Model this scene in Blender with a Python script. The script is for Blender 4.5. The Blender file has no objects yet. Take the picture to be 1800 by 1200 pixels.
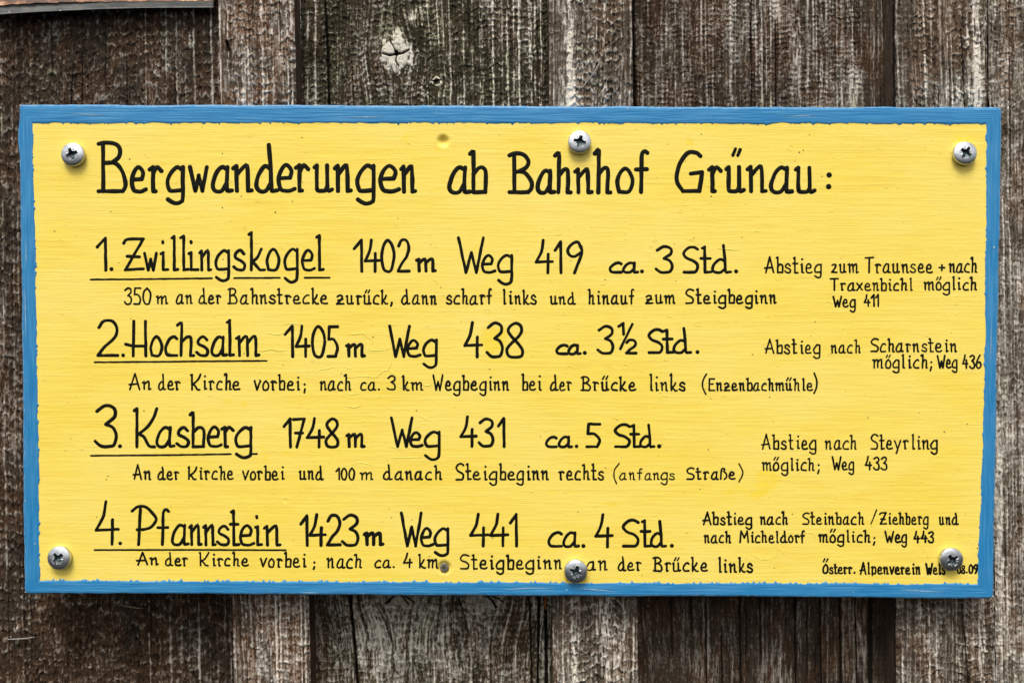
import bpy, math, random
import numpy as np

# ------------------------------------------------------------------ camera, world, light
S = 0.0003            # metres on the sign face per unit of measure (u); the sign is about 0.52 m wide
D = 0.50              # camera to sign face
sc = bpy.context.scene
COL = sc.collection
cam_d = bpy.data.cameras.new("camera"); cam = bpy.data.objects.new("camera", cam_d); COL.objects.link(cam)
cam.location = (0, -D, 0); cam.rotation_euler = (math.radians(90), 0, 0)
cam_d.sensor_width = 36.0; cam_d.lens = 36.0 * D / (1800 * S)
cam_d.clip_start = 0.01; cam_d.clip_end = 100.0
sc.camera = cam

SUN_EL, SUN_AZ = math.radians(60), math.radians(-12)     # azimuth measured from straight in front of the wall, + = right
wd = bpy.data.worlds.new("World"); sc.world = wd; wd.use_nodes = True
nt = wd.node_tree; bgn = nt.nodes["Background"]
sky = nt.nodes.new("ShaderNodeTexSky"); sky.sky_type = 'NISHITA'; sky.sun_disc = False
sky.sun_elevation = SUN_EL; sky.sun_rotation = math.pi - SUN_AZ
sky.air_density = 1.0; sky.dust_density = 4.0; sky.ozone_density = 1.0
hs = nt.nodes.new("ShaderNodeHueSaturation"); hs.inputs["Saturation"].default_value = 0.18
nt.links.new(sky.outputs[0], hs.inputs["Color"]); nt.links.new(hs.outputs[0], bgn.inputs[0])
bgn.inputs[1].default_value = 0.13
sun_d = bpy.data.lights.new("sun", 'SUN'); sun_d.energy = 2.1; sun_d.angle = math.radians(25); sun_d.color = (1.0, 0.97, 0.92)
sun = bpy.data.objects.new("sun", sun_d); COL.objects.link(sun)
sdir = np.array([math.sin(SUN_AZ) * math.cos(SUN_EL), -math.cos(SUN_AZ) * math.cos(SUN_EL), math.sin(SUN_EL)])
from mathutils import Vector
sun.rotation_euler = Vector(sdir).to_track_quat('Z', 'Y').to_euler()
vs = sc.view_settings; vs.view_transform = 'Standard'; vs.look = 'None'; vs.gamma = 1.0; vs.use_curve_mapping = False
vs.exposure = 0.45

# ------------------------------------------------------------------ helpers
rng = np.random.RandomState(7)
random.seed(7)

def P(px, py, y=0.0):
    """a point at depth y (metres behind the sign face); px, py in u on the wall as seen from straight in front"""
    k = (D + y) / D
    return ((px - 900) * S * k, y, (600 - py) * S * k)

_tab = np.random.RandomState(11).rand(16, 256, 256).astype(np.float32)
def vn(x, y, k=0):
    """value noise 0..1"""
    t = _tab[k % 16]
    xi = np.floor(x).astype(np.int64); yi = np.floor(y).astype(np.int64)
    fx = x - xi; fy = y - yi
    fx = fx * fx * (3 - 2 * fx); fy = fy * fy * (3 - 2 * fy)
    x0 = xi & 255; x1 = (xi + 1) & 255; y0 = yi & 255; y1 = (yi + 1) & 255
    return (t[y0, x0] * (1 - fx) + t[y0, x1] * fx) * (1 - fy) + (t[y1, x0] * (1 - fx) + t[y1, x1] * fx) * fy
def fbm(x, y, k=0, o=4):
    s = 0; a = 1.0; n = 0
    for i in range(o):
        s = s + a * vn(x * 2 ** i + 17.3 * i, y * 2 ** i + 5.1 * i, k + i); n += a; a *= 0.55
    return s / n

def link(o, parent=None):
    COL.objects.link(o)
    if parent is not None: o.parent = parent
    return o
def empty(name, loc, label, cat, kind=None, group=None):
    o = bpy.data.objects.new(name, None); o.location = loc; o.empty_display_size = 0.01
    COL.objects.link(o); o["label"] = label; o["category"] = cat
    if kind: o["kind"] = kind
    if group: o["group"] = group
    return o
def mesh_np(name, V, F, mat, parent=None, smooth=True, attrs=None, origin=(0, 0, 0)):
    """V (n,3), F (m,3|4) arrays"""
    V = np.asarray(V, dtype=np.float32) - np.asarray(origin, dtype=np.float32); F = np.asarray(F, dtype=np.int32)
    me = bpy.data.meshes.new(name)
    me.vertices.add(len(V)); me.vertices.foreach_set("co", V.ravel())
    k = F.shape[1]
    me.loops.add(F.size); me.loops.foreach_set("vertex_index", F.ravel())
    me.polygons.add(len(F)); me.polygons.foreach_set("loop_start", np.arange(0, F.size, k, dtype=np.int32))
    me.polygons.foreach_set("use_smooth", np.full(len(F), smooth))
    me.update(calc_edges=True)
    if attrs:
        for an, av in attrs.items():
            a = me.attributes.new(an, 'FLOAT', 'POINT'); a.data.foreach_set("value", np.asarray(av, dtype=np.float32).ravel())
    if mat: me.materials.append(mat)
    o = bpy.data.objects.new(name, me)
    link(o, parent)
    return o

def grid_faces(nr, nc, flip=False):
    i = np.arange(nr * nc).reshape(nr, nc)
    a, b, c, d = i[:-1, :-1], i[:-1, 1:], i[1:, 1:], i[1:, :-1]
    F = np.stack([a, d, c, b] if not flip else [a, b, c, d], -1).reshape(-1, 4)
    return F

# ------------------------------------------------------------------ materials
class M:
    def __init__(s, name):
        s.m = bpy.data.materials.new(name); s.m.use_nodes = True; s.t = s.m.node_tree; s.n = s.t.nodes; s.b = s.n["Principled BSDF"]
        s.co = s.n.new("ShaderNodeTexCoord").outputs["Object"]
    def L(s, a, b): s.t.links.new(a, b)
    def map(s, scale, rot=(0, 0, 0), loc=(0, 0, 0)):
        m = s.n.new("ShaderNodeMapping"); m.inputs["Scale"].default_value = scale; m.inputs["Rotation"].default_value = rot
        m.inputs["Location"].default_value = loc
        s.L(s.co, m.inputs[0]); return m.outputs[0]
    def noise(s, vec, scale=1.0, detail=4, rough=0.55, dist=0.0):
        n = s.n.new("ShaderNodeTexNoise"); s.L(vec, n.inputs["Vector"]); n.inputs["Scale"].default_value = scale
        n.inputs["Detail"].default_value = detail; n.inputs["Roughness"].default_value = rough; n.inputs["Distortion"].default_value = dist
        return n.outputs["Fac"]
    def vor(s, vec, scale=1.0, out="Distance"):
        n = s.n.new("ShaderNodeTexVoronoi"); s.L(vec, n.inputs["Vector"]); n.inputs["Scale"].default_value = scale
        return n.outputs[out]
    def ramp(s, f, pts):
        r = s.n.new("ShaderNodeValToRGB"); s.L(f, r.inputs[0]); e = r.color_ramp.elements
        while len(e) < len(pts): e.new(0.5)
        for q, (p, c) in zip(e, pts):
            q.position = p; q.color = (c, c, c, 1) if isinstance(c, (int, float)) else (*c, 1)
        return r.outputs[0]
    def mix(s, f, a, b, mode='MIX'):
        n = s.n.new("ShaderNodeMix"); n.data_type = 'RGBA'; n.blend_type = mode
        for v, i in ((f, 0), (a, 6), (b, 7)):
            if isinstance(v, (int, float)): n.inputs[i].default_value = v if i == 0 else (v, v, v, 1)
            elif isinstance(v, tuple): n.inputs[i].default_value = (*v, 1)
            else: s.L(v, n.inputs[i])
        return n.outputs[2]
    def math(s, op, a, b=None, clamp=False):
        n = s.n.new("ShaderNodeMath"); n.operation = op; n.use_clamp = clamp
        for v, i in ((a, 0), (b, 1)):
            if v is None: continue
            if isinstance(v, (int, float)): n.inputs[i].default_value = v
            else: s.L(v, n.inputs[i])
        return n.outputs[0]
    def attr(s, name):
        n = s.n.new("ShaderNodeAttribute"); n.attribute_name = name; return n.outputs["Fac"]
    def bump(s, h, dist, strength=1.0, normal=None):
        n = s.n.new("ShaderNodeBump"); s.L(h, n.inputs["Height"]); n.inputs["Distance"].default_value = dist
        n.inputs["Strength"].default_value = strength
        if normal is not None: s.L(normal, n.inputs["Normal"])
        s.L(n.outputs[0], s.b.inputs["Normal"]); return n.outputs[0]
    def set(s, color=None, rough=None, metal=None, spec=None):
        for v, k in ((color, "Base Color"), (rough, "Roughness"), (metal, "Metallic"), (spec, "Specular IOR Level")):
            if v is None: continue
            if isinstance(v, tuple): s.b.inputs[k].default_value = (*v, 1)
            elif isinstance(v, (int, float)): s.b.inputs[k].default_value = v
            else: s.L(v, s.b.inputs[k])
        return s

K = 1 / S     # object coordinates -> u
def wood_material(name, dark, mid, silver, red=0.5, green=0.3):
    m = M(name)
    w = m.attr("silver"); t = m.attr("tint")
    fib = m.noise(m.map((0.42 * K, 0.3 * K, 0.05 * K)), 1, 5, 0.65)
    spk = m.noise(m.map((0.30 * K, 0.3 * K, 0.22 * K)), 1, 4, 0.6)
    f = m.math('ADD', w, m.math('MULTIPLY', m.math('SUBTRACT', fib, 0.5), 0.75))
    f = m.math('ADD', f, m.math('MULTIPLY', m.math('SUBTRACT', spk, 0.5), 0.55), clamp=True)
    base = m.ramp(f, [(0.0, dark), (0.42, mid), (0.80, silver), (1.0, tuple(min(1, c * 1.8) for c in silver))])
    redm = m.math("MULTIPLY", m.ramp(t, [(0.52, 0.0), (0.78, red)]), m.ramp(f, [(0.45, 1.0), (0.75, 0.15)]))
    grm = m.ramp(t, [(0.22, green), (0.45, 0.0)])
    c = m.mix(redm, base, m.mix(1.0, base, (1.26, 0.92, 0.70), 'MULTIPLY'))
    c = m.mix(grm, c, m.mix(1.0, c, (0.97, 1.0, 0.80), 'MULTIPLY'))
    m.set(color=c, rough=0.88, spec=0.12)
    h = m.math('ADD', m.math('MULTIPLY', fib, 0.7), spk)
    m.bump(h, 0.0006, 0.9)
    return m.m

W_DARK = wood_material("dark_rough_wood", (0.012, 0.008, 0.005), (0.054, 0.038, 0.0255), (0.25, 0.225, 0.19), 0.7, 0.5)
W_OLIVE = wood_material("olive_rough_wood", (0.010, 0.0078, 0.004), (0.057, 0.045, 0.0265), (0.36, 0.33, 0.275), 0.5, 0.6)
W_BATTEN = wood_material("brown_batten_wood", (0.018, 0.011, 0.007), (0.096, 0.066, 0.044), (0.36, 0.32, 0.275), 0.7, 0.2)
W_GREY = wood_material("grey_batten_wood", (0.018, 0.013, 0.009), (0.102, 0.077, 0.054), (0.36, 0.325, 0.275), 0.5, 0.2)

def yellow_material():
    m = M("yellow_gloss_paint")
    str1 = m.noise(m.map((0.010 * K, 1 * K, 0.28 * K)), 1, 5, 0.6)
    str2 = m.noise(m.map((0.05 * K, 1 * K, 0.75 * K)), 1, 3, 0.6)
    big = m.noise(m.map((0.006 * K, 1 * K, 0.012 * K)), 1, 3, 0.5)
    c = m.ramp(str1, [(0.30, (0.82, 0.59, 0.072)), (0.5, (0.865, 0.648, 0.088)), (0.72, (0.885, 0.695, 0.13))])
    c = m.mix(m.ramp(big, [(0.35, 0.0), (0.7, 0.5)]), c, (0.89, 0.71, 0.19))
    stain = m.attr("stain")
    blot = m.noise(m.map((0.05 * K, 1 * K, 0.09 * K)), 1, 5, 0.65, 0.5)
    sf = m.ramp(m.math('ADD', blot, m.math('MULTIPLY', stain, 0.42)), [(0.66, 0.0), (0.86, 0.6)])
    c = m.mix(sf, c, (0.88, 0.62, 0.02))
    dirt = m.noise(m.map((0.11 * K, 1 * K, 0.16 * K), loc=(31, 7, 5)), 1, 3, 0.5)
    c = m.mix(m.ramp(dirt, [(0.70, 0.0), (0.80, 0.45)]), c, (0.45, 0.27, 0.06))
    # tiny dark specks of dirt
    vv = m.map((0.030 * K, 1 * K, 0.036 * K), loc=(3, 0, 9))
    d = m.vor(vv); cc = m.vor(vv, out="Color")
    sep = m.n.new("ShaderNodeSeparateColor"); m.L(cc, sep.inputs[0])
    sp = m.math('MULTIPLY', m.ramp(d, [(0.035, 0.85), (0.06, 0.0)]), m.ramp(sep.outputs[0], [(0.60, 0.0), (0.66, 1.0)]))
    c = m.mix(sp, c, (0.16, 0.10, 0.02))
    br = m.attr("bare")
    c = m.mix(br, c, (0.23, 0.10, 0.03))
    m.set(color=c, rough=m.ramp(str2, [(0.3, 0.34), (0.7, 0.5)]), spec=0.35)
    blob = m.noise(m.map((0.028 * K, 1 * K, 0.06 * K)), 1, 3, 0.5)
    h = m.math('ADD', m.math('ADD', str1, m.math('MULTIPLY', str2, 0.45)), m.math('MULTIPLY', blob, 0.6))
    h = m.math('ADD', h, m.math('MULTIPLY', m.ramp(dirt, [(0.62, 0.0), (0.75, 1.0)]), 0.35))
    m.bump(h, 0.00020, 0.65)
    return m.m
def blue_material():
    m = M("blue_gloss_paint")
    def streak(a, b):
        return m.noise(m.map((a * K, 1 * K, b * K)), 1, 5, 0.62)
    hz = streak(0.012, 0.30); vt = streak(0.30, 0.012)
    v = m.attr("vertical")
    st = m.mix(v, hz, vt)
    c = m.ramp(st, [(0.30, (0.012, 0.15, 0.36)), (0.5, (0.020, 0.20, 0.43)), (0.68, (0.055, 0.26, 0.48)), (0.8, (0.14, 0.34, 0.52))])
    big = m.noise(m.map((0.008 * K, 1 * K, 0.02 * K), loc=(5, 5, 2)), 1, 3, 0.5)
    c = m.mix(m.ramp(big, [(0.45, 0.0), (0.75, 0.4)]), c, (0.075, 0.27, 0.50))
    wear = m.attr("wear")
    wn = m.noise(m.map((0.10 * K, 1 * K, 0.10 * K)), 1, 5, 0.7)
    c = m.mix(m.ramp(m.math('MULTIPLY', wear, wn), [(0.42, 0.0), (0.60, 0.6)]), c, (0.30, 0.42, 0.50))
    m.set(color=c, rough=0.42, spec=0.35)
    m.bump(st, 0.0004, 0.8)
    return m.m
def black_material():
    m = M("black_lettering_paint")
    s1 = m.noise(m.map((0.10 * K, 1 * K, 0.55 * K)), 1, 4, 0.6)
    c = m.ramp(s1, [(0.45, (0.006, 0.006, 0.004)), (0.62, (0.010, 0.011, 0.006)), (0.80, (0.05, 0.045, 0.03))])
    m.set(color=c, rough=0.6, spec=0.06)
    m.bump(s1, 0.0002, 0.5)
    return m.m
def zinc_material():
    m = M("zinc_plated_steel")
    n = m.noise(m.map((0.10 * K, 0.10 * K, 0.10 * K)), 1, 5, 0.7)
    fine = m.noise(m.map((0.8 * K, 0.8 * K, 0.8 * K)), 1, 2, 0.6)
    rec_shade = m.attr("recess")
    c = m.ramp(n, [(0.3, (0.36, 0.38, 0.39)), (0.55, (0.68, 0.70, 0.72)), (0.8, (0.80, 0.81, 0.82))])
    c = m.mix(rec_shade, c, (0.055, 0.075, 0.075))  # shade inside the cross is painted into the metal colour
    m.set(color=c, rough=m.ramp(n, [(0.3, 0.42), (0.7, 0.30)]), metal=0.95)
    m.bump(m.math('ADD', n, m.math('MULTIPLY', fine, 0.3)), 0.00015, 0.5)
    return m.m
def simple(name, c1, c2, scale, rough=0.7, metal=0.0, dist=0.0003, lo=0.35, hi=0.65):
    m = M(name)
    n = m.noise(m.map(tuple(q * K for q in scale)), 1, 5, 0.62)
    m.set(color=m.ramp(n, [(lo, c1), (hi, c2)]), rough=rough, metal=metal)
    m.bump(n, dist, 0.7)
    return m.m
YEL = yellow_material(); BLU = blue_material(); BLK = black_material(); ZINC = zinc_material()

# ------------------------------------------------------------------ plank wall
wall = empty("plank_wall", P(900, 1260, 0.029), "weathered brown plank wall with overlapping vertical boards behind the yellow sign", "wall")
Y_FRONT, Y_REAR = 0.013, 0.029

def seg_dist(x, y, pts):
    """distance to a polyline and position along it"""
    best = np.full(x.shape, 1e9, np.float32)
    for (ax, ay), (bx, by) in zip(pts[:-1], pts[1:]):
        dx, dy = bx - ax, by - ay
        t = np.clip(((x - ax) * dx + (y - ay) * dy) / (dx * dx + dy * dy), 0, 1)
        best = np.minimum(best, np.hypot(x - ax - t * dx, y - ay - t * dy))
    return best

def plank(seed, xl, xr, ydep, mat, rows, step=1.2, thick=0.0155, ring=(5, 22), ring_amp=0.35, tuft=0.6, band=17.0, zones=(),
          bright=0.0, knots=(), cracks=(), silver_lines=(), tintb=0.0, edge=1.2, rough_x=None, label=None, patches=(), smooth_zones=(), scallop=0.0, relief=0.00085, rung=0.9, low=(1.0, 0.0, 0.0), long_fibre=0.6):
    r = np.random.RandomState(seed)
    w = max(xr[0] - xl[0], xr[1] - xl[1])
    nc = int(w / step) + 1
    U = np.linspace(0, 1, nc)
    Yr = np.array(rows)
    u, y = np.meshgrid(U, Yr)
    t = y / 1200.0
    x = (xl[0] + (xl[1] - xl[0]) * t) * (1 - u) + (xr[0] + (xr[1] - xr[0]) * t) * u
    off = seed * 37.7
    # straightened coordinate that follows the lean of the plank, plus a wandering grain
    lean = (xl[1] - xl[0]) * 0.5 + (xr[1] - xr[0]) * 0.5
    xs = x - lean * t + 5.0 * (vn(y / 190 + off, x / 260 + off, 1) - 0.5) + 1.6 * (vn(y / 34 + off, x / 50, 2) - 0.5)
    for (kx, ky, rx, ry, kind) in knots:
        dx = x - kx; dy = y - ky
        e = np.exp(-(dx / (rx * 2.6)) ** 2 - (dy / (ry * 2.2)) ** 2)
        xs = xs - np.tanh(dx / rx) * rx * 0.85 * e
    # growth rings: irregularly spaced proud silver ridges
    pos = xl[0] - 60.0; rid = np.zeros_like(xs); soft = np.zeros_like(xs)
    xm = np.array(xs)
    while pos < xr[0] + 60:
        wd_ = r.uniform(0.7, 1.9); am = r.uniform(0.25, 1.0)
        for (zx0, zx1, mul) in zones:
            if zx0 <= pos <= zx1: am *= mul
        rid += am * np.exp(-((xm - pos) / wd_) ** 2)
        pos += r.uniform(*ring)
    breakup = fbm(xs / 9 + off, y / 55 + off, 3, 3)
    rid = rid * np.clip((breakup - 0.30) * 3.0, 0.3, 1.2)
    for (lx, lam, lw) in silver_lines:
        rid += lam * np.exp(-((xs + 2.5 * (vn(y / 13, y * 0 + lx, 6) - .5) - lx) / lw) ** 2) * np.clip((fbm(xs / 2.0 + lx, y / 15, 5, 4) - 0.34) * 3.6, 0.08, 1.35)
    # saw chatter: torn tufts in roughly level bands
    ph = y / band + 1.3 * (fbm(x / 60 + off, y / 120, 4, 2) - 0.5) * 2 + x * 0.004
    bandm = 0.5 + 0.5 * np.cos(2 * np.pi * ph)
    bandm = bandm ** 1.5
    tu = 0.5 * fbm(x / 5.5 + off + 0.25 * y / 6, y / 6.5, 6, 3) + 0.5 * (0.5 + 1.1 * (vn(x / 2.0 + 0.5 * y / 3 + off, y / 3.4, 5) - 0.5))
    tu2 = fbm(x / 13 + off, y / 9 + off, 8, 3)
    tf = np.clip((tu - 0.42) * 3.0, -0.8, 1.2) * (0.35 + 0.65 * bandm) + (tu2 - 0.5) * 0.9
    sm = np.ones_like(x)
    for (sx0, sx1, amt) in smooth_zones:
        sm *= 1 - (1 - amt) * (1 / (1 + np.exp(-(xs - sx0) / 2.0))) * (1 / (1 + np.exp((xs - sx1) / 2.0)))
    tf *= sm
    # torn scoops: slow rise, sharp drop, out of step from ring to ring
    pw = y / band + 1.5 * (fbm(x / 55 + off, y / 130, 4, 2) - 0.5) + 0.85 * vn(xs / 6.5 + off, y / 60, 13) + 0.30 * vn(xs / 3 + off, y / 7, 4) + 0.26 * vn(xs / 1.6 + off + y / 9, y / 4.5, 11)
    fr = pw - np.floor(pw)
    saw = np.where(fr < 0.8, (fr / 0.8) ** 1.6, 1 - (fr - 0.8) / 0.2)
    crest = np.exp(-((fr - 0.80) / 0.13) ** 2)
    rg = np.clip((0.55 * vn(xs / 5 + off, y / 8 + off, 7) + 0.45 * vn(xs / 13 + off, y / 24 + off, 8) - 0.30) * 3.0, 0.08, 1.35) * sm
    lowm = 1 / (1 + np.exp(-(y - 600) / 20)); tl = 1 + (low[0] - 1) * lowm
    rg = rg * tl; tf = tf * tl
    if len(low) > 3: rid = rid * (1 + (low[3] - 1) * lowm)
    fib = 0.6 * (fbm(xs / 2.4 + off, y / 16 + off, 9, 3) - 0.5) + 0.5 * (vn(xs / 1.5 + off, y / 7 + off, 2) - 0.5)
    sc_ = 0
    if scallop:
        cell = np.abs(np.sin(np.pi * (y / (band * 0.9) + 1.5 * vn(x / 14, y / 30, 7) + xs / 70)))
        sc_ = scallop * (cell - 0.6) * (0.5 + vn(x / 8 + 3, y / 12, 12))
    H = ring_amp * rid + tuft * 0.45 * tf + 0.45 * fib + sc_ * sm + rung * 0.8 * (saw - 0.45) * rg + 0.34 * (vn(x / 1.3 + off, y / 5 + off, 1) - 0.5) * (0.5 + tf)
    lf = fbm(xs / 3.2 + off, y / 130 + off, 2, 3) - 0.5
    H += 0.9 * long_fibre * lf
    H += 0.8 * (fbm(x / 90 + off, y / 140, 10, 2) - 0.5)
    patch = fbm(x / 34 + off, y / 60 + off, 12, 4)
    sil = 0.27 + bright + low[1] * lowm + 0.55 * np.clip(rid, 0, 1.2) + 0.34 * np.clip(tf, -0.6, 1) + 0.5 * (patch - 0.5) + 0.55 * fib + 0.27 * rung * (crest * np.clip(rg, 0, 1.2) - 0.25 * (1 - saw))
    sil += long_fibre * lf
    if scallop: sil += 0.25 * sc_
    for (px_, py_, prx, pry, am) in patches:
        e = np.exp(-((x - px_) / prx) ** 2 - ((y - py_) / pry) ** 2)
        sil += am * e * np.clip((fbm(xs / 2.6, y / 17 + off, 2, 4) - 0.36) * 4.2, 0.05, 1.5)
    tint = fbm(x / 30 + off, y / 75 + off, 14, 3) * 1.5 - 0.25 + tintb + low[2] * lowm
    for (kx, ky, rx, ry, kind) in knots:
        dx = (x - kx) / rx; dy = (y - ky) / ry
        top = np.clip(-dy, 0, None)
        rad = np.hypot(dx * (1 + 0.5 * top), dy) * (1 + 0.75 * (fbm(x / 7, y / 7, 3, 3) - 0.5))
        ins = 1 / (1 + np.exp((rad - 1) * 9))
        ang = np.arctan2(dy, dx)
        ringk = 0.5 + 0.5 * np.cos(rad * 15 + 2.0 * fbm(x / 9, y / 9, 5, 2))
        if kind == 'buff':
            H = H * (1 - ins) + ins * (0.9 + 0.10 * ringk + 0.3 * (fbm(x / 4, y / 10, 2, 3) - 0.5))
            sil = sil * (1 - ins) + ins * (0.66 + 0.14 * ringk + 0.5 * (fbm(x / 5, y / 12, 5, 3) - 0.5))
        elif kind == 'pale':
            H = H * (1 - ins) + ins * (0.9 + 0.12 * ringk)
            sil = sil * (1 - ins) + ins * (1.08 + 0.22 * ringk - 0.4 * np.exp(-(rad * 4) ** 2))
            tint = tint * (1 - ins) + ins * 0.46
            halo = np.exp(-((rad - 1.15) / 0.30) ** 2)
            sil += 0.6 * halo * (fbm(x / 4, y / 8, 2, 2) > 0.47)
            sil -= ins * 0.45 * np.clip(fbm(x / 5, y / 6, 9, 3) - 0.42, 0, 1) * 2.0
            tint = tint + ins * 0.25 * ringk
        else:
            H = H * (1 - ins) + ins * (0.3 + 0.25 * ringk)
            sil = sil * (1 - ins) + ins * (0.25 + 0.2 * ringk) + 0.8 * np.exp(-((rad - 0.8) / 0.2) ** 2)
        # checks radiating from the heart
        for a0 in r.uniform(-math.pi, math.pi, {'pale': 0, 'buff': 6, 'dark': 3}[kind]):
            pts = [(kx, ky)]
            for q in range(1, 5):
                a0 += r.uniform(-0.3, 0.3); pts.append((pts[-1][0] + math.cos(a0) * rx * 0.24, pts[-1][1] + math.sin(a0) * ry * 0.24))
            dd = seg_dist(x, y, pts); cr = np.exp(-(dd / 0.9) ** 2)
            H -= 1.4 * cr; sil -= 1.2 * cr
        hh = np.exp(-(np.hypot(dx * rx, dy * ry) / 2.2) ** 2); H -= 1.8 * hh; sil -= 1.3 * hh
    for (pts, cw, dep) in cracks:
        pts = [(a + 0.0, b) for a, b in pts]
        dd = seg_dist(x + 1.5 * (vn(y / 11, y * 0 + off, 3) - 0.5), y, pts)
        cw_ = cw * (0.6 + 0.8 * vn(y / 25, y * 0 + off, 5))
        cr = np.exp(-(dd / cw_) ** 4)
        H -= dep * cr; sil -= 0.9 * cr
    # short drying checks
    for q in range(int(w / 16)):
        cx = r.uniform(xl[0], xr[0]); cy = r.uniform(Yr[0], Yr[-1]); ln = r.uniform(20, 120)
        cr = np.exp(-((xs - cx) / 0.75) ** 2) * (1 / (1 + np.exp((np.abs(y - cy) - ln) / 4)))
        H -= 0.8 * cr; sil -= 0.5 * cr
    dl = (x - x[:, :1]); dr = (x[:, -1:] - x)
    H -= edge * (np.exp(-dl / 2.5) + np.exp(-dr / 2.5)) * (0.6 + 0.8 * vn(y / 14, x * 0 + off, 2))
    sil += 0.10 * (np.exp(-dl / 4) + np.exp(-dr / 4))
    # wavering outline
    x = x + (1.2 * (fbm(y / 24, y * 0 + off, 3, 3) - 0.5)) * (np.exp(-dl / 4) + np.exp(-dr / 4))
    dep = ydep - H * relief
    kk = (D + ydep) / D
    X = (x - 900) * S * kk; Z = (600 - y) * S * kk
    V = np.stack([X, dep, Z], -1)
    nr = len(Yr)
    F = grid_faces(nr, nc)
    # the sawn edges of the board going back, in a few steps
    Vs = [V.reshape(-1, 3)]; Fs = [F]; att_s = [sil.ravel()]; att_t = [tint.ravel()]
    nv = nr * nc
    for side in (0, -1):
        prev = np.arange(nr) * nc + (0 if side == 0 else nc - 1)
        for q in range(1, 7):
            f = q / 6
            e = V[:, side].copy()
            e[:, 1] = V[:, side, 1] * (1 - f) + (ydep + thick) * f
            e[:, 0] += (0.4 * fbm(Yr / 30 + q, Yr * 0 + off + q, 4, 3) - 0.2) * S * 2.0
            Vs.append(e); cur = np.arange(nr) + nv; nv += nr
            a = np.stack([prev[:-1], prev[1:], cur[1:], cur[:-1]], -1)
            Fs.append(a if side == 0 else a[:, ::-1])
            att_s.append(0.12 + 0.3 * fbm(Yr / 30 + q * 9, Yr * 0 + q, 3, 3)); att_t.append(np.full(nr, 0.62))
            prev = cur
    V = np.concatenate(Vs); F = np.concatenate(Fs)
    o = mesh_np("plank", V, F, mat, wall, True, {"silver": np.concatenate(att_s), "tint": np.concatenate(att_t)}, origin=wall.location)
    if label: o["label"] = label
    return o

def rows_for(full, st=1.2):
    if full: return list(np.arange(-60, 200, st)) + list(np.arange(200, 1030, 1.9)) + list(np.arange(1030, 1262, st))
    return list(np.arange(-60, -15, 6)) + list(np.arange(-15, 205, st)) + list(np.arange(205, 1020, 25)) + list(np.arange(1022, 1222, st)) + list(np.arange(1222, 1262, 6))

plank(3, (-70, -70), (398, 424), Y_REAR, W_DARK, rows_for(True, 1.4), step=1.4, ring=(7, 20), ring_amp=0.22, tuft=1.3, band=19, rung=1.15, low=(1.0, -0.04, 0.12), long_fibre=0.2,  # low: paints some shade of the sign below, plus redder wood
      zones=((60, 240, 0.25), (300, 400, 1.6)), bright=0.03, tintb=0.10, label="dark torn-grained board on the left",
      patches=((-10, 700, 70, 160, .25), (335, 70, 6, 14, .5)), cracks=(([(128, 110), (125, 185)], 0.9, 1.2), ([(146, 60), (144, 190)], 0.8, 1.0)))
plank(5, (383, 411), (516, 546), Y_FRONT, W_BATTEN, rows_for(False), ring=(3.5, 11), ring_amp=0.42, tuft=0.5, band=15.5, rung=1.1, low=(1.0, 0.03, -0.05),
      zones=((485, 515, 1.7),), bright=0.10, tintb=0.14, smooth_zones=((383, 398, 0.3),), silver_lines=((459, 0.8, 2.2), (399, .7, 1.4)),
      patches=((470, 1120, 30, 90, .22), (458, 30, 6, 28, .5)), label="brown overlapping board left of the middle",
      cracks=(([(399, 74), (402, 88)], 3.0, 3.0),))
plank(9, (500, 525), (985, 985), Y_REAR, W_OLIVE, rows_for(False), ring=(9, 20), ring_amp=0.5, tuft=0.8, band=11.5, rung=1.0, low=(0.75, 0.12, 0.24, 0.6), long_fibre=0.5,
      zones=((700, 960, 1.7), (590, 700, 0.5)), bright=0.04, tintb=-0.10,
      knots=((697, 92, 23, 27, 'pale'), (767, 143, 9, 9, 'dark'), (700, 1040, 44, 24, 'buff'), (855, 1043, 36, 28, 'buff')),
      silver_lines=((652, .6, 1.5), (845, 1.1, 1.3), (868, 1.3, 1.4), (893, 1.3, 1.4), (914, 1.6, 1.5), (935, 1.3, 1.4), (948, .9, 1.1)),
      cracks=(([(673, 94), (684, 98), (697, 96), (708, 94), (718, 88)], 1.5, 2.2), ([(685, 70), (692, 84), (697, 96), (696, 108), (701, 117)], .9, 1.4), ([(568, -60), (575, 60), (579, 200)], 1.8, 3.5), ([(614, 1020), (618, 1080), (624, 1140), (632, 1260)], 2.4, 4.0),
              ([(806, 1050), (818, 1090), (824, 1115)], 0.9, 1.5), ([(958, 1020), (962, 1260)], 2.4, 3.5), ([(948, 1020), (944, 1260)], 2.0, 3.0), ([(930, 1020), (936, 1260)], 1.4, 2.0)),
      patches=((730, 25, 16, 16, .6), (699, 58, 7, 14, 1.0), (725, 105, 14, 14, .45), (700, 1110, 85, 80, .34), (640, 1160, 50, 60, .22), (800, 1140, 40, 70, .22), (912, 80, 4, 120, .4)),
      label="wide olive brown board with pale knots left of centre")
plank(14, (965, 972), (1111, 1122), Y_FRONT, W_GREY, rows_for(False), ring=(6, 17), ring_amp=0.35, tuft=0.7, band=17, rung=1.5, low=(1.1, 0.05, 0),
      bright=0.07, tintb=0.02, silver_lines=((1002, 1.5, 5.5), (1060, 1.3, 4.5), (1090, .7, 2.5)), smooth_zones=((965, 995, 0.4), (1088, 1120, 0.5)),
      patches=((1000, 170, 14, 40, .8), (998, 60, 8, 60, .6), (1058, 1100, 10, 60, .8), (1000, 1170, 22, 40, .3), (1085, 1150, 8, 50, .5)),
      label="grey brown overlapping board in the middle")
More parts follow.
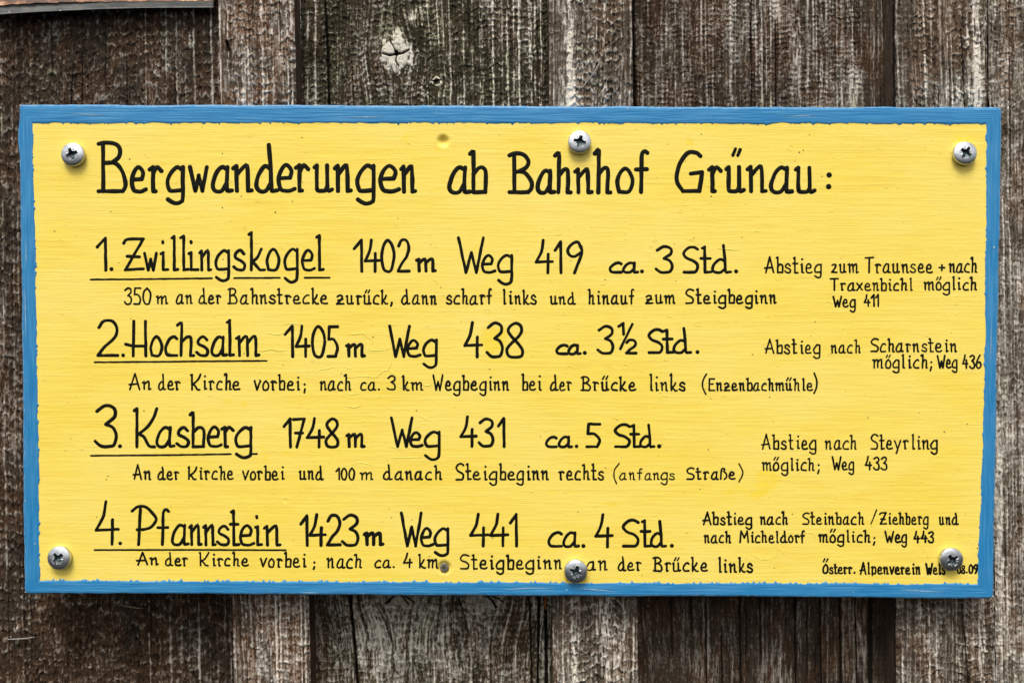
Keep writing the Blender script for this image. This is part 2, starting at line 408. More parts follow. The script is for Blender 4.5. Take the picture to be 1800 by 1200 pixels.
plank(21, (1085, 1095), (1600, 1600), Y_REAR, W_DARK, rows_for(False), ring=(5, 15), ring_amp=0.38, tuft=0.60, band=9, rung=0.8, low=(0.15, -0.02, -0.05, 0.35), long_fibre=0.5,
      zones=((1280, 1500, 1.4),), bright=0.09, tintb=0.12, silver_lines=((1285, .8, 2.4), (1335, .8, 2.0), (1400, .8, 3.0), (1440, .8, 1.8), (1497, .8, 3.4)),
      cracks=(([(1110, -60), (1116, 200)], 2.2, 2.8), ([(1363, 20), (1364, 200)], .9, 1.6), ([(1320, 0), (1321, 190)], .8, 1.4), ([(1440, 1030), (1444, 1220)], 1.0, 1.6), ([(1180, 1030), (1182, 1150)], .9, 1.4), ([(1240, 1060), (1243, 1240)], .9, 1.4), ([(1300, 1030), (1302, 1240)], 1.0, 1.6), ([(1335, 1030), (1338, 1160)], .9, 1.4), ([(1396, 1040), (1400, 1240)], 1.0, 1.6), ([(1475, 1030), (1480, 1240)], 1.3, 1.8), ([(1268, 1100), (1270, 1230)], .8, 1.3), ([(1214, 1030), (1216, 1110)], .9, 1.4), ([(1502, 1030), (1508, 1240)], 1.0, 1.6), ([(1531, 1020), (1530, 1240)], 3.0, 2.0)),
      patches=((1364, 15, 5, 30, .8), (1400, 90, 10, 70, .5), (1500, 160, 12, 40, .6), (1512, 1150, 14, 90, .5), (1370, 1170, 26, 60, .35), (1245, 1180, 40, 60, .25)),
      smooth_zones=((1518, 1600, 0.25),), label="wide dark brown board right of centre")
plank(27, (1574, 1576), (1735, 1751), Y_FRONT, W_GREY, rows_for(False), ring=(6, 18), ring_amp=0.32, tuft=0.6, band=13, rung=1.1, low=(1.0, -0.03, -0.05),
      bright=0.04, tintb=0.04, silver_lines=((1624, .7, 2), (1660, .6, 3), (1716, 1.0, 5)), smooth_zones=((1574, 1600, .5), (1650, 1670, .4)),
      patches=((1720, 90, 11, 120, .6), (1680, 170, 40, 30, .45), (1650, 1120, 60, 80, .2)), label="grey overlapping board behind the right end of the sign",
      cracks=(([(1573, -60), (1575, 200)], .8, 1.2), ([(1690, 60), (1696, 200)], .8, 1.5), ([(1694, 1100), (1702, 1200)], 1.0, 1.6)))
plank(33, (1738, 1753), (1875, 1885), Y_FRONT + 0.004, W_GREY, rows_for(True, 1.3), ring=(3.5, 8), ring_amp=0.40, tuft=0.9, band=13, rung=0.7, low=(1.0, 0.05, 0),
      zones=((1735, 1775, 1.3),), bright=0.12, tintb=0.0, edge=1.6, patches=((1757, 900, 9, 260, .35),), label="grey board at the right border")

# slot between board and middle board: dark boards behind everything so no light leaks through
def box(name, x0, x1, z0, z1, y0, y1, mat, parent):
    c = [(x, y, z) for x in (x0, x1) for y in (y0, y1) for z in (z0, z1)]
    V = np.array(c); F = [(0, 1, 3, 2), (4, 6, 7, 5), (0, 4, 5, 1), (2, 3, 7, 6), (0, 2, 6, 4), (1, 5, 7, 3)]
    return mesh_np(name, V, F, mat, parent, False, origin=parent.location if parent else (0, 0, 0))
RAIL = simple("raw_rail_wood", (0.03, 0.02, 0.014), (0.06, 0.045, 0.03), (0.02, 0.1, 0.2))
for zz in (0.12, -0.12):
    box("rail", -0.32, 0.33, zz - 0.03, zz + 0.03, Y_REAR + 0.0165, Y_REAR + 0.045, RAIL, wall)

# ------------------------------------------------------------------ the sign
sign = empty("trail_sign", P(900, 1050, 0.013), "yellow hand painted hiking sign with blue border screwed to the plank wall", "sign")
O = sign.location
# outline, clockwise from top left (u)
TL, TR, BR, BL = (33, 183), (1762, 188), (1747, 1052), (42, 1043)
iTL, iTR, iBR, iBL = (57, 217), (1733, 218), (1718, 1026), (70, 1020)

def lerp(a, b, t): return (a[0] + (b[0] - a[0]) * t, a[1] + (b[1] - a[1]) * t)

# board with its yellow face
nx, ny = 500, 250
uu, vv_ = np.meshgrid(np.linspace(0, 1, nx), np.linspace(0, 1, ny))
q = [np.array(p, float) for p in (TL, TR, BR, BL)]
ins = 6
q = [q[0] + (ins, ins), q[1] + (-ins, ins), q[2] + (-ins, -ins), q[3] + (ins, -ins)]
px = (q[0][0] * (1 - uu) + q[1][0] * uu) * (1 - vv_) + (q[3][0] * (1 - uu) + q[2][0] * uu) * vv_
py = (q[0][1] * (1 - uu) + q[1][1] * uu) * (1 - vv_) + (q[3][1] * (1 - uu) + q[2][1] * uu) * vv_
dy = np.zeros_like(px); stain = np.zeros_like(px); bare = np.zeros_like(px)
for (sx, sy, rx, ry, am) in ((868, 592, 24, 18, 1.3), (862, 612, 18, 10, .9), (1350, 840, 36, 22, .85), (1335, 868, 20, 14, .8), (1290, 862, 30, 8, .5), (722, 243, 26, 14, .55), (1213, 249, 9, 8, 1.0),
                             (560, 830, 60, 16, .4), (512, 798, 20, 10, .6), (400, 706, 22, 8, .6), (430, 710, 14, 6, .5), (832, 432, 14, 9, .7), (560, 352, 60, 20, .35), (405, 357, 10, 8, .8), (775, 262, 14, 8, .6),
                             (1690, 246, 24, 9, .7), (276, 570, 10, 9, .6), (390, 570, 12, 8, .5), (980, 865, 30, 10, .55), (1072, 885, 18, 10, .5), (1060, 515, 16, 10, .5), (855, 505, 10, 6, .8), (565, 545, 10, 5, .8),
                             (465, 800, 14, 30, .55), (600, 880, 120, 14, .2), (1240, 905, 80, 10, .25), (1400, 960, 60, 30, -.2), (470, 368, 30, 16, .3), (1580, 300, 60, 14, .25)):
    stain += am * np.exp(-((px - sx) / rx) ** 2 - ((py - sy) / ry) ** 2)
dimples = ((779, 248, 8.5, 1.7), (781, 997, 10, 1.6), (503, 880, 3, .4), (1215, 425, 3, .4))
for (hx, hy, hr, hd) in dimples:
    rr = np.hypot(px - hx, py - hy)
    dy += hd * 0.001 / (1 + np.exp((rr - hr) * 0.9)) - 0.0002 * np.exp(-((rr - hr - 2.5) / 2.0) ** 2)
bare += 0.7 * np.exp(-(np.hypot(px - 779, py - 246) / 3.2) ** 2)
bare += 0.7 * np.exp(-(np.hypot(px - 781, py - 1003) / 6.0) ** 2)
for (sx, sy) in ((126, 273), (1019, 251), (1698, 271), (102, 983), (1012, 1006), (1674, 985)):
    rr = np.hypot(px - sx, py - sy)
    dy += -0.00010 * np.exp(-((rr - 23) / 3.0) ** 2)
V = np.stack([(px - 900) * S, dy, (600 - py) * S], -1).reshape(-1, 3)
F = grid_faces(ny, nx)
board = mesh_np("board", V, F, YEL, sign, True, {"stain": stain, "bare": np.clip(bare, 0, 1)}, origin=O)
board["label"] = "yellow painted face of the wooden board"

# wooden core and blue painted rim: front ring with a ragged inner edge, rounded arris, edges
def ragged_ring():
    outer, inner, vert, plain = [], [], [], []
    sides = ((TL, TR, iTL, iTR, 0), (TR, BR, iTR, iBR, 1), (BR, BL, iBR, iBL, 0), (BL, TL, iBL, iTL, 1))
    k = 0
    for si, (a, b, ia, ib, vt) in enumerate(sides):
        n = int(math.hypot(b[0] - a[0], b[1] - a[1]) / 1.1)
        ln = math.hypot(b[0] - a[0], b[1] - a[1]); nxn, nyn = -(b[1] - a[1]) / ln, (b[0] - a[0]) / ln   # points inward
        rs = np.random.RandomState(50 + si)
        base = np.arange(n)
        low = (vn(base / 40.0, base * 0 + si * 3.3, 2) - 0.5) * 2.4 + (vn(base / 9.0, base * 0 + si * 7.3, 3) - 0.5) * 1.8
        tick = np.zeros(n)
        amp = {0: 3.4, 1: 2.4, 2: 4.8, 3: 3.0}[si]
        for _ in range(int(n * {0: .055, 1: .06, 2: .10, 3: .05}[si])):
            c = rs.randint(0, n); wdt = rs.uniform(0.7, 2.4); am = rs.uniform(0.3, 1.0) ** 1.5 * amp * (1.2 if rs.rand() < .12 else 1)
            if si == 3 or si == 1: wdt *= 1.3
            lo, hi = max(0, c - 8), min(n, c + 9)
            tick[lo:hi] = np.maximum(tick[lo:hi], am * np.exp(-((base[lo:hi] - c) / wdt) ** 2))
        ow = (vn(base / 60.0, base * 0 + 9 + si, 5) - 0.5) * 1.6 + (vn(base / 12.0, base * 0 + 19 + si, 6) - 0.5) * 0.9
        for j in range(n):
            t = j / n
            ox, oy = lerp(a, b, t); ix, iy = lerp(ia, ib, t)
            e = min(1, min(j, n - j) / 12)
            o_ = ow[j] * e
            if si == 3 and 0.90 < t < 0.97: o_ -= 2.2 * math.sin((t - .90) / .07 * math.pi)      # small bulge near the top left corner
            bow = 0
            if si == 1: bow = -5.5 * math.sin(math.pi * t)
            if si == 0: bow = -1.0 * math.sin(math.pi * t)
            if si == 3: bow = 1.5 * math.sin(math.pi * t)
            d_ = (low[j] + tick[j]) * e + bow
            outer.append((ox + nxn * o_, oy + nyn * o_, nxn, nyn))
            inner.append((ix + nxn * d_, iy + nyn * d_)); vert.append(vt); plain.append((ix + nxn * (bow - 1.5), iy + nyn * (bow - 1.5)))
    return np.array(outer), np.array(inner), np.array(vert, float), np.array(plain)
outer, inner, vert, plain = ragged_ring()
n = len(outer)
# corner rounding of the outer loop
for cx, cy in (TL, TR, BR, BL):
    d = np.hypot(outer[:, 0] - cx, outer[:, 1] - cy)
    k = np.clip(1 - d / 7.0, 0, 1) ** 2 * 2.2
    mx, my = 900 - cx, 600 - cy
    outer[:, 0] += k * np.sign(mx); outer[:, 1] += k * np.sign(my)
rings = []; wear = []
def ring_at(x_, y_, dep): rings.append(np.stack([(x_ - 900) * S, np.full(n, dep), (600 - y_) * S], -1))
ox, oy, nx_, ny_ = outer.T
# smooth inward direction at corners
ring_at(inner[:, 0], inner[:, 1], 0.00002); wear.append(np.zeros(n))
dirx, diry = ox - inner[:, 0], oy - inner[:, 1]; dl = np.hypot(dirx, diry)
ring_at(inner[:, 0] + dirx / dl * 0.9, inner[:, 1] + diry / dl * 0.9, -0.00022); wear.append(np.zeros(n))
pdx, pdy = ox - plain[:, 0], oy - plain[:, 1]; dl = np.hypot(pdx, pdy); dirx, diry = pdx, pdy
for f in (0.06, 0.35, 0.7):
    ring_at(plain[:, 0] + dirx * f, plain[:, 1] + diry * f, -0.00024 - 0.00003 * f); wear.append(np.full(n, f * .5))
for back, dep in ((5.0, -0.00027), (2.6, -0.0001), (1.1, 0.0004), (0.3, 0.0011), (0, 0.0022)):
    ring_at(ox - dirx / dl * back, oy - diry / dl * back, dep); wear.append(np.full(n, 1.0 if back < 4 else .8))
ring_at(ox, oy, 0.0128); wear.append(np.full(n, .5))
NR = len(rings)
V = np.concatenate(rings); idx = np.arange(NR * n).reshape(NR, n)
a = idx[:-1]; b = np.roll(idx[:-1], -1, axis=1); c = np.roll(idx[1:], -1, axis=1); d = idx[1:]
F = np.stack([a, b, c, d], -1).reshape(-1, 4)
border = mesh_np("blue_border", V, F, BLU, sign, True, {"vertical": np.tile(vert, NR), "wear": np.concatenate(wear)}, origin=O)
border["label"] = "blue painted border with ragged inner edge"

# ------------------------------------------------------------------ lettering
C1 = 1
G = {
 'a': (.72, [[(.74,.93),(.48,1),(.2,.72),(.03,.25),(.15,0),(.48,0),(.72,.3)], [(.78,1),(.75,.08),(.84,0,C1),(1,.02)]]),
 'b': (.60, [[(0,1.86),(.16,2),(.22,1.85),(.22,0)], [(.22,.72),(.55,.97),(.85,.97),(1,.75),(.97,0,C1),(.22,0)]]),
 'c': (.52, [[(1,.88),(.75,1),(.35,.85),(.04,.42),(.12,.08),(.4,0),(1,0)]]),
 'd': (.80, [[(.66,.88),(.4,.97),(.1,.6),(.02,.2),(.18,0),(.45,0),(.68,.28)], [(.60,2),(.68,1),(.72,.06),(.82,0,C1),(1,.02)]]),
 'e': (.60, [[(.1,.48),(.72,.5,C1),(.8,.78),(.5,1),(.2,.82),(.02,.42),(.15,.07),(.4,0),(.7,0),(1,.08)]]),
 'f': (.45, [[(1,1.9),(.78,2),(.52,1.8),(.48,1),(.44,0)], [(0,.98),(.95,.98)]]),
 'g': (.64, [[(.92,.9),(.6,1),(.22,.75),(.02,.4),(.12,.06),(.32,0),(.93,.04)], [(.98,1),(.97,-.5),(.85,-.88),(.55,-1),(.3,-.9),(.05,-.68)]]),
 'h': (.62, [[(0,1.85),(.16,2),(.26,1.85),(.22,0)], [(.24,.72),(.55,.97),(.78,.98),(.84,.7),(.80,0,C1),(1,0)]]),
 'i': (.22, [[(0,.92),(.35,1,C1),(.35,0,C1),(1,.03)], [(.45,1.65)]]),
 'k': (.60, [[(0,1.9),(.16,2,C1),(.16,0)], [(.80,1),(.55,.62),(.22,.4,C1),(.6,.1),(.72,0),(1,0)]]),
 'l': (.22, [[(0,1.88),(.4,2,C1),(.42,0,C1),(1,.03)]]),
 'm': (1.0, [[(0,.9),(.12,1,C1),(.14,0)], [(.14,.68),(.38,1),(.48,.9),(.5,0)], [(.5,.68),(.75,1),(.86,.9),(.87,0,C1),(1,.03)]]),
 'n': (.62, [[(0,.9),(.17,1,C1),(.2,0)], [(.2,.65),(.6,.98),(.76,.95),(.80,0,C1),(1,.02)]]),
 'o': (.55, [[(.52,1),(.2,.8),(.02,.42),(.14,0,C1),(.75,0),(1,.45),(.8,.85),(.52,1)]]),
 'p': (.58, [[(0,.93),(.15,1,C1),(.15,-.5)], [(.15,.75),(.6,1),(.97,.8),(.92,.05),(.5,0)]]),
 'r': (.48, [[(0,.9),(.28,1,C1),(.3,0,C1),(.5,0)], [(.3,.75),(.62,1),(1,.84)]]),
 's': (.52, [[(.92,.82),(.58,1),(.2,.85),(.16,.62),(.68,.45),(.98,.25),(.85,0),(.35,0),(0,.15)]]),
 't': (.45, [[(.12,1.9),(.36,2,C1),(.40,0,C1),(1,.02)], [(0,1.08),(.9,1.08)]]),
 'u': (.68, [[(0,.92),(.13,1,C1),(.13,.12),(.24,0,C1),(.6,.02),(.74,.2)], [(.72,1),(.74,.06,C1),(.82,0),(1,.06)]]),
 'v': (.58, [[(0,1),(.42,0,C1),(1,1)]]),
 'w': (.85, [[(0,1),(.32,0,C1),(.52,.65,C1),(.74,0,C1),(1,1)]]),
 'x': (.55, [[(0,1),(1,0)], [(1,1),(0,0)]]),
 'y': (.60, [[(0,1),(.52,.15)], [(1,1),(.3,-.85)]]),
 'z': (.60, [[(.1,.85),(.4,1),(.78,.88),(.6,.5),(0,0,C1),(1,0)]]),
 '3z': (.66, [[(.1,.85),(.4,1),(.75,.88),(.6,.5),(0,0,C1),(1,0)], [(.15,.46),(.85,.52)]]),
 'ß': (.62, [[(0,0),(.1,1.6),(.45,2),(.72,1.7),(.5,1.25),(.92,.8),(.95,.3),(.6,0)]]),
 'A': (.85, [[(.1,0),(.55,2,C1),(1,0)], [(0,.62),(.85,.68)]]),
 'B': (.85, [[(0,1.9),(.25,2),(.62,1.93),(.82,1.6),(.72,1.28),(.42,1.08,C1),(.7,.98),(.95,.55),(.95,.2),(.82,0,C1),(0,0)], [(.2,1.9),(.22,0)], [(.22,1.05),(.45,1.08)]]),
 'E': (.72, [[(.95,2),(.12,2,C1),(.12,0,C1),(1,0)], [(.12,1.05),(.72,1.05)]]),
 'G': (.95, [[(.92,1.82),(.75,2),(.45,2),(.2,1.6),(.02,.95),(.03,.45),(.25,0,C1),(.88,0,C1),(.98,.98,C1),(.55,.9)]]),
 'H': (1.0, [[(.40,2),(.37,0)], [(.97,2),(1,0)], [(0,.68),(.4,.58),(.98,.56)]]),
 'K': (.88, [[(0,1.9),(.12,2,C1),(.12,0)], [(1,2),(.85,1.5),(.55,1.0),(.2,.68,C1),(.45,.5),(.65,.06),(.9,0)]]),
 'M': (1.0, [[(0,0),(.12,2,C1),(.5,.8,C1),(.88,2,C1),(1,0)]]),
 'O': (.70, [[(.55,2),(.2,1.6),(0,.8),(.15,.1),(.5,0),(.9,.3),(1,1),(.85,1.75),(.55,2)]]),
 'P': (.95, [[(0,1.75),(.25,1.98),(.6,1.95),(.95,1.5),(1,1.25),(.8,.92),(.5,.8),(.22,.78)], [(.35,1.85),(.28,0)]]),
 'S': (.72, [[(1,1.82),(.7,2),(.35,1.92),(.04,1.5),(.25,1.12),(.72,.88),(.98,.55),(.92,.15),(.78,0,C1),(.05,0)]]),
 'T': (.80, [[(0,1.93),(1,2)], [(.52,1.96),(.5,0)]]),
 'W': (1.05, [[(0,2),(.30,0,C1),(.52,1.15,C1),(.72,0,C1),(1,2)]]),
 'Z': (.85, [[(0,1.72),(.18,1.97),(1,2,C1),(.08,0,C1),(1,.08)], [(.18,.88),(.80,.84)]]),
 '0': (.62, [[(.5,2),(.15,1.65),(0,.95),(.12,.25),(.35,0),(.75,.05),(1,.9),(.88,1.6),(.5,2)]]),
 '1': (.34, [[(0,1.45),(.95,2,C1),(1,0)]]),
 '2': (.62, [[(.05,1.6),(.3,1.97),(.75,1.95),(.97,1.5),(.82,1.0),(.35,.5),(0,0,C1),(1,0)]]),
 '3': (.62, [[(.08,1.72),(.5,2),(.9,1.85),(.92,1.45),(.5,1.08,C1),(.85,.9),(1,.5),(.9,.1),(.7,0),(.3,0),(0,.25)]]),
 '4': (.70, [[(.44,2),(.32,1.3),(0,.66,C1),(1,.70)], [(.74,1.15),(.72,0)]]),
 '5': (.58, [[(1,2),(.14,2,C1),(.08,1.15,C1),(.6,1.12),(.98,.6),(.8,0,C1),(0,0)]]),
 '6': (.58, [[(.8,2),(.2,1.1),(0,.5),(.3,0),(.8,.1),(1,.5),(.7,.95),(.15,.7)]]),
 '7': (.60, [[(0,1.97),(1,2,C1),(.32,0)], [(.2,1.0),(.85,1.0)]]),
 '8': (.62, [[(.55,2),(.15,1.75),(.14,1.4),(.85,.62),(1,.28),(.85,0),(.2,0),(0,.3),(.12,.62),(.86,1.35),(.9,1.8),(.55,2)]]),
 '9': (.60, [[(.98,1.6),(.75,1.97),(.4,1.9),(.02,1.5),(.15,1.15),(.5,1.05),(.95,1.3)], [(.98,1.7),(1,1.2),(.5,0)]]),
 '+': (.5, [[(0,.55),(1,.55)], [(.5,.85),(.5,.2)]]),
}
LIN = set("ABEGHKMOPSTWZ0123456789")

def smooth_poly(pts, step):
    """Catmull-Rom between corners"""
    P_ = [np.array(p[:2], float) for p in pts]; cor = [len(p) > 2 for p in pts]
    out = [P_[0]]
    closed = len(P_) > 3 and np.allclose(P_[0], P_[-1])
    for i in range(len(P_) - 1):
        p1, p2 = P_[i], P_[i + 1]
        p0 = P_[i - 1] if i > 0 and not cor[i] else (P_[-2] if closed and i == 0 else 2 * p1 - p2 if True else p1)
        p3 = P_[i + 2] if i + 2 < len(P_) and not cor[i + 1] else (P_[1] if closed and i == len(P_) - 2 else 2 * p2 - p1)
        ln = np.hypot(*(p2 - p1)); m = max(2, int(ln / step))
        for j in range(1, m + 1):
            t = j / m
            out.append(0.5 * ((2 * p1) + (-p0 + p2) * t + (2 * p0 - 5 * p1 + 4 * p2 - p3) * t * t + (-p0 + 3 * p1 - 3 * p2 + p3) * t ** 3))
    return np.array(out)

class Ink:
    """collects painted strokes (flat domed ribbons a tenth of a millimetre or two thick) into one mesh"""
    n = 0
    def __init__(s): s.V = []; s.F = []
    def disc(s, x, y, r, lift=1.0):
        b = len(s.V); k = 10
        s.V.append((x, y, -0.00020 * lift))
        for i in range(k): a_ = 2 * math.pi * i / k; s.V.append((x + .55 * r * math.cos(a_), y + .55 * r * math.sin(a_), -0.00017 * lift))
        for i in range(k): a_ = 2 * math.pi * i / k; s.V.append((x + r * math.cos(a_), y + r * math.sin(a_), -0.00001))
        for i in range(k):
            j = (i + 1) % k
            s.F.append((b, b + 1 + i, b + 1 + j)); s.F.append((b + 1 + i, b + 1 + k + i, b + 1 + k + j)); s.F.append((b + 1 + i, b + 1 + k + j, b + 1 + j))
    def stroke(s, pts, w, taper=0.0, lift=1.0, vary=0.12):
        if not taper: w = w * 1.09 + 0.15
        """pts in u; w full width"""
        if len(pts) == 1:
            s.disc(pts[0][0], pts[0][1], w * 0.62, lift); return
        Q = smooth_poly(pts, 1.3)
        keep = [0] + [i for i in range(1, len(Q)) if True]
        Q = Q[keep]
        T = np.gradient(Q, axis=0); L_ = np.hypot(T[:, 0], T[:, 1]) + 1e-9; N = np.stack([-T[:, 1] / L_, T[:, 0] / L_], -1)
        arc = np.concatenate([[0], np.cumsum(np.hypot(*np.diff(Q, axis=0).T))]) + 1
        Ink.n += 1; sd = Ink.n * 3.17
        wv = w / 2 * (1 + vary * 2 * (vn(arc / (w * 2.2) + sd, arc * 0 + sd, 1) - 0.5)) 
        jit = (vn(arc / (w * 1.6) + sd, arc * 0 + sd + 5, 2) - 0.5) * w * 0.10
        if taper:
            t = arc / arc[-1]; wv = wv * np.clip(np.minimum(t, 1 - t) / taper, 0.15, 1)
        Q = Q + N * jit[:, None]
        eps = (Ink.n % 9) * 0.000003
        b = len(s.V)
        for i in range(len(Q)):
            x, y = Q[i]; nx2, ny2 = N[i]; h = wv[i]
            s.V.append((x + nx2 * h, y + ny2 * h, -0.00001)); s.V.append((x + nx2 * h * .55, y + ny2 * h * .55, -0.00016 * lift - eps))
            s.V.append((x - nx2 * h * .55, y - ny2 * h * .55, -0.00016 * lift - eps)); s.V.append((x - nx2 * h, y - ny2 * h, -0.00001))
        for i in range(len(Q) - 1):
            for c_ in range(3):
                a_ = b + i * 4 + c_
                s.F.append((a_, a_ + 4, a_ + 5)); s.F.append((a_, a_ + 5, a_ + 1))
        if not taper:
            s.disc(Q[0][0], Q[0][1], wv[0] * 1.03, lift); s.disc(Q[-1][0], Q[-1][1], wv[-1] * 1.03, lift)
            for p in pts[1:-1]:
                if len(p) > 2: s.disc(p[0], p[1], w * 0.52, lift)
    def build(s, name, mat, label=None, parent=sign):
        V = np.array(s.V); V3 = np.stack([(V[:, 0] - 900) * S, V[:, 2], (600 - V[:, 1]) * S], -1)
        o = mesh_np(name, V3, np.array(s.F), mat, parent, True, origin=O)
        if label: o["label"] = label
        return o

def glyph(ink, ch, x0, x1, base, xh, cap, w, slant=0.0, desc=None, base2=None, rnd=0.0):
    """draw ch between stroke centres x0..x1; base: y of baseline, xh/cap: heights in u"""
    um = ch in 'öüäÖ'
    if um: g = G[{'ö': 'o', 'ü': 'u', 'ä': 'a', 'Ö': 'O'}[ch]]; lin = ch == 'Ö'
    else: g = G[ch]; lin = ch in LIN
    desc = desc if desc is not None else xh * 0.52
    def m(p):
        gx, gy = p[0], p[1]
        if rnd: gx += random.uniform(-rnd, rnd) * .5; gy += random.uniform(-rnd, rnd)
        if lin: yy = gy / 2 * cap
        elif gy < 0: yy = gy * desc
        elif gy <= 1: yy = gy * xh
        else: yy = xh + (gy - 1) * (cap - xh)
        r = (x0 + gx * (x1 - x0) + slant * yy, base - yy)
        return r + ((1,) if len(p) > 2 else ())
    for st in g[1]: ink.stroke([m(p) for p in st], w)
    if um:
        top = cap if ch == 'Ö' else xh; cx = (x0 + x1) / 2 + slant * top
        for q_ in (-1, 1):
            ink.stroke([(cx + q_ * w * .85 + w * .5, base - top - w * 3.0), (cx + q_ * w * .85 - w * .3, base - top - w * 1.5)], w * .85)

def word(text, x0, x1, base, xh, cap, w, desc=None, rnd=0.045, slope=0.0, label=None, name="painted_word"):
    """small lettering: letters share out the width of the word"""
    ink = Ink(); toks = []
    i = 0
    while i < len(text):
        if text[i] == 'Z' and i + 1 < len(text) and text[i + 1] == '~': toks.append('3z'); i += 2
        else: toks.append(text[i]); i += 1
    def gw(c):
        c2 = {'ö': 'o', 'ü': 'u', 'Ö': 'O'}.get(c, c); return G[c2][0]
    gap = 0.26
    ws = [gw(c) * random.uniform(.94, 1.06) for c in toks]; gaps = [gap * (1.5 if c in 'il' else 1) * random.uniform(.8, 1.2) for c in toks[1:]]
    tot = sum(ws) + sum(gaps); k = (x1 - x0) / tot; x = x0
    for j, c in enumerate(toks):
        b = base + slope * (x - x0)
        b += random.uniform(-.25, .25)
        glyph(ink, c, x, x + ws[j] * k, b, xh * random.uniform(.96, 1.04), cap * random.uniform(.97, 1.03), w * random.uniform(.93, 1.07), desc=desc, rnd=rnd)
        x += ws[j] * k + (gaps[j] * k if j < len(gaps) else 0)
    ink.build(name, BLK, label or ('black painted word ' + text.replace('Z~', 'z')))

def big(letters, w, label, name="painted_word"):
    """big lettering: (char, x0, x1, baseline y, x-height top y, cap top y[, descender y])"""
    ink = Ink()
    for L_ in letters:
        ch, x0, x1, by, xt, ct = L_[:6]
        de = (L_[6] - by) if len(L_) > 6 else None
        glyph(ink, ch, x0, x1, by, by - xt, by - ct, w, desc=de, rnd=0.0)
    ink.build(name, BLK, label)

def marks(strokes, w, label, name="painted_mark"):
    ink = Ink()
    for s_ in strokes: ink.stroke(s_, w)
    ink.build(name, BLK, label)

# title
tw = 6.9
ink = Ink()   # the B and ü of the title have their own shapes
for ch, x0, x1, by, xt, ct, *de in (('e', 231, 256.5, 336.3, 294, 255), ('r', 263, 284, 336.3, 294, 255), ('g', 294, 322, 335.8, 294, 255, 357.5), ('w', 334, 363.5, 335.5, 294, 255),
        ('a', 373, 407.5, 335.8, 294, 255), ('n', 410, 442.5, 335.5, 292, 255), ('d', 450, 488, 335.5, 291.5, 255), ('e', 489, 518, 335.5, 290, 255), ('r', 520, 542, 335.5, 290.5, 255),
        ('u', 553, 583.5, 335.5, 291, 255), ('n', 589, 616.5, 336, 291.5, 255), ('g', 627.5, 657.5, 336, 291.5, 255, 358), ('e', 668, 701.5, 336.5, 291.5, 255), ('n', 705, 730, 337, 293, 255)):
    glyph(ink, ch, x0, x1, by, by - xt, by - ct, tw, desc=(de[0] - by) if de else None)
z6 = lambda L_: [((a[0] / 6 + 150, a[1] / 6 + 230) + tuple(a[2:])) for a in L_]
ink.stroke(z6([(140, 138), (200, 125), (290, 132), (345, 160), (367, 215), (350, 280), (290, 330, 1), (345, 362), (395, 440), (423, 540), (418, 600), (395, 637, 1), (140, 638)]), tw)
ink.stroke(z6([(187, 130), (187, 340), (190, 637)]), tw); ink.stroke(z6([(190, 342), (290, 335)]), tw)
ink.build("painted_word", BLK, "black painted word Bergwanderungen in the title")
big([('a', 789, 825.5, 337.8, 294.5, 268), ('b', 826, 854, 337.8, 294.5, 266.7)], tw, "black painted word ab in the title")
big([('B', 895.5, 936, 338, 300, 270), ('a', 944, 974, 338, 300, 270), ('h', 975.5, 1003, 338.2, 298, 269.5), ('n', 1011, 1040, 338.2, 298, 270), ('h', 1045.5, 1073, 338.2, 295.5, 265.5),
     ('o', 1084.5, 1112, 337, 296.7, 270), ('f', 1118, 1138, 337.5, 297, 266)], tw, "black painted word Bahnhof in the title")
ink = Ink()
z5 = lambda L_: [((a[0] / 5.143 + 1150, a[1] / 5.143 + 230) + tuple(a[2:])) for a in L_]
for ch, x0, x1, by, xt, ct in (('G', 1189, 1235, 336, 294, 268.5), ('r', 1246, 1267, 336.3, 294, 269), ('u', 1277, 1307.5, 336.3, 294, 269), ('n', 1314, 1346, 336.3, 293.5, 269), ('a', 1354, 1392, 337, 295, 269), ('u', 1399, 1432, 337.5, 295, 269)):
    glyph(ink, ch, x0, x1, by, by - xt, by - ct, tw)
ink.stroke(z5([(735, 165), (712, 222)]), 5.4); ink.stroke(z5([(778, 172), (755, 224)]), 5.4)
ink.build("painted_word", BLK, "black painted word Grünau in the title")
marks([[(1457.6, 307.8)], [(1456.6, 328.2)]], 7.4, "black painted colon closing the title")

# row 1
big([('1', 171, 186, 475, 440, 418.7)], 5.0, "black painted number 1"); marks([[(196, 473)]], 5.6, "full stop after the number 1")
ink = Ink()
for L_ in (('Z', 217.5, 252, 474.5, 445, 420), ('w', 254, 275, 475, 445, 420), ('l', 302, 312.5, 474.5, 440, 415.5), ('l', 317.5, 331, 474.5, 440, 415),
           ('n', 351, 370.5, 474.5, 441, 415), ('g', 379, 402.5, 473.5, 440.5, 415, 493.5), ('s', 411, 430.5, 474, 440, 415), ('k', 437.5, 465, 474.5, 438, 409), ('o', 469, 490.5, 474, 438, 415),
           ('g', 500, 523, 473.5, 438, 415, 496), ('e', 531, 553, 474.5, 440, 415), ('l', 557, 568, 474.5, 440, 414)):
    ch, x0, x1, by, xt, ct = L_[:6]; glyph(ink, ch, x0, x1, by, by - xt, by - ct, 5.0, desc=(L_[6] - by) if len(L_) > 6 else None)
for x0, x1, dx in ((283, 295, 286), (332, 348, 335.5)):
    ink.stroke([(x0, 446), (x0 + 4, 444, 1), (x0 + 4, 474, 1), (x1, 474)], 5.0); ink.stroke([(dx, 424.5), (dx + .4, 427)], 5.0)
ink.build("painted_word", BLK, "black painted word Zwillingskogel")
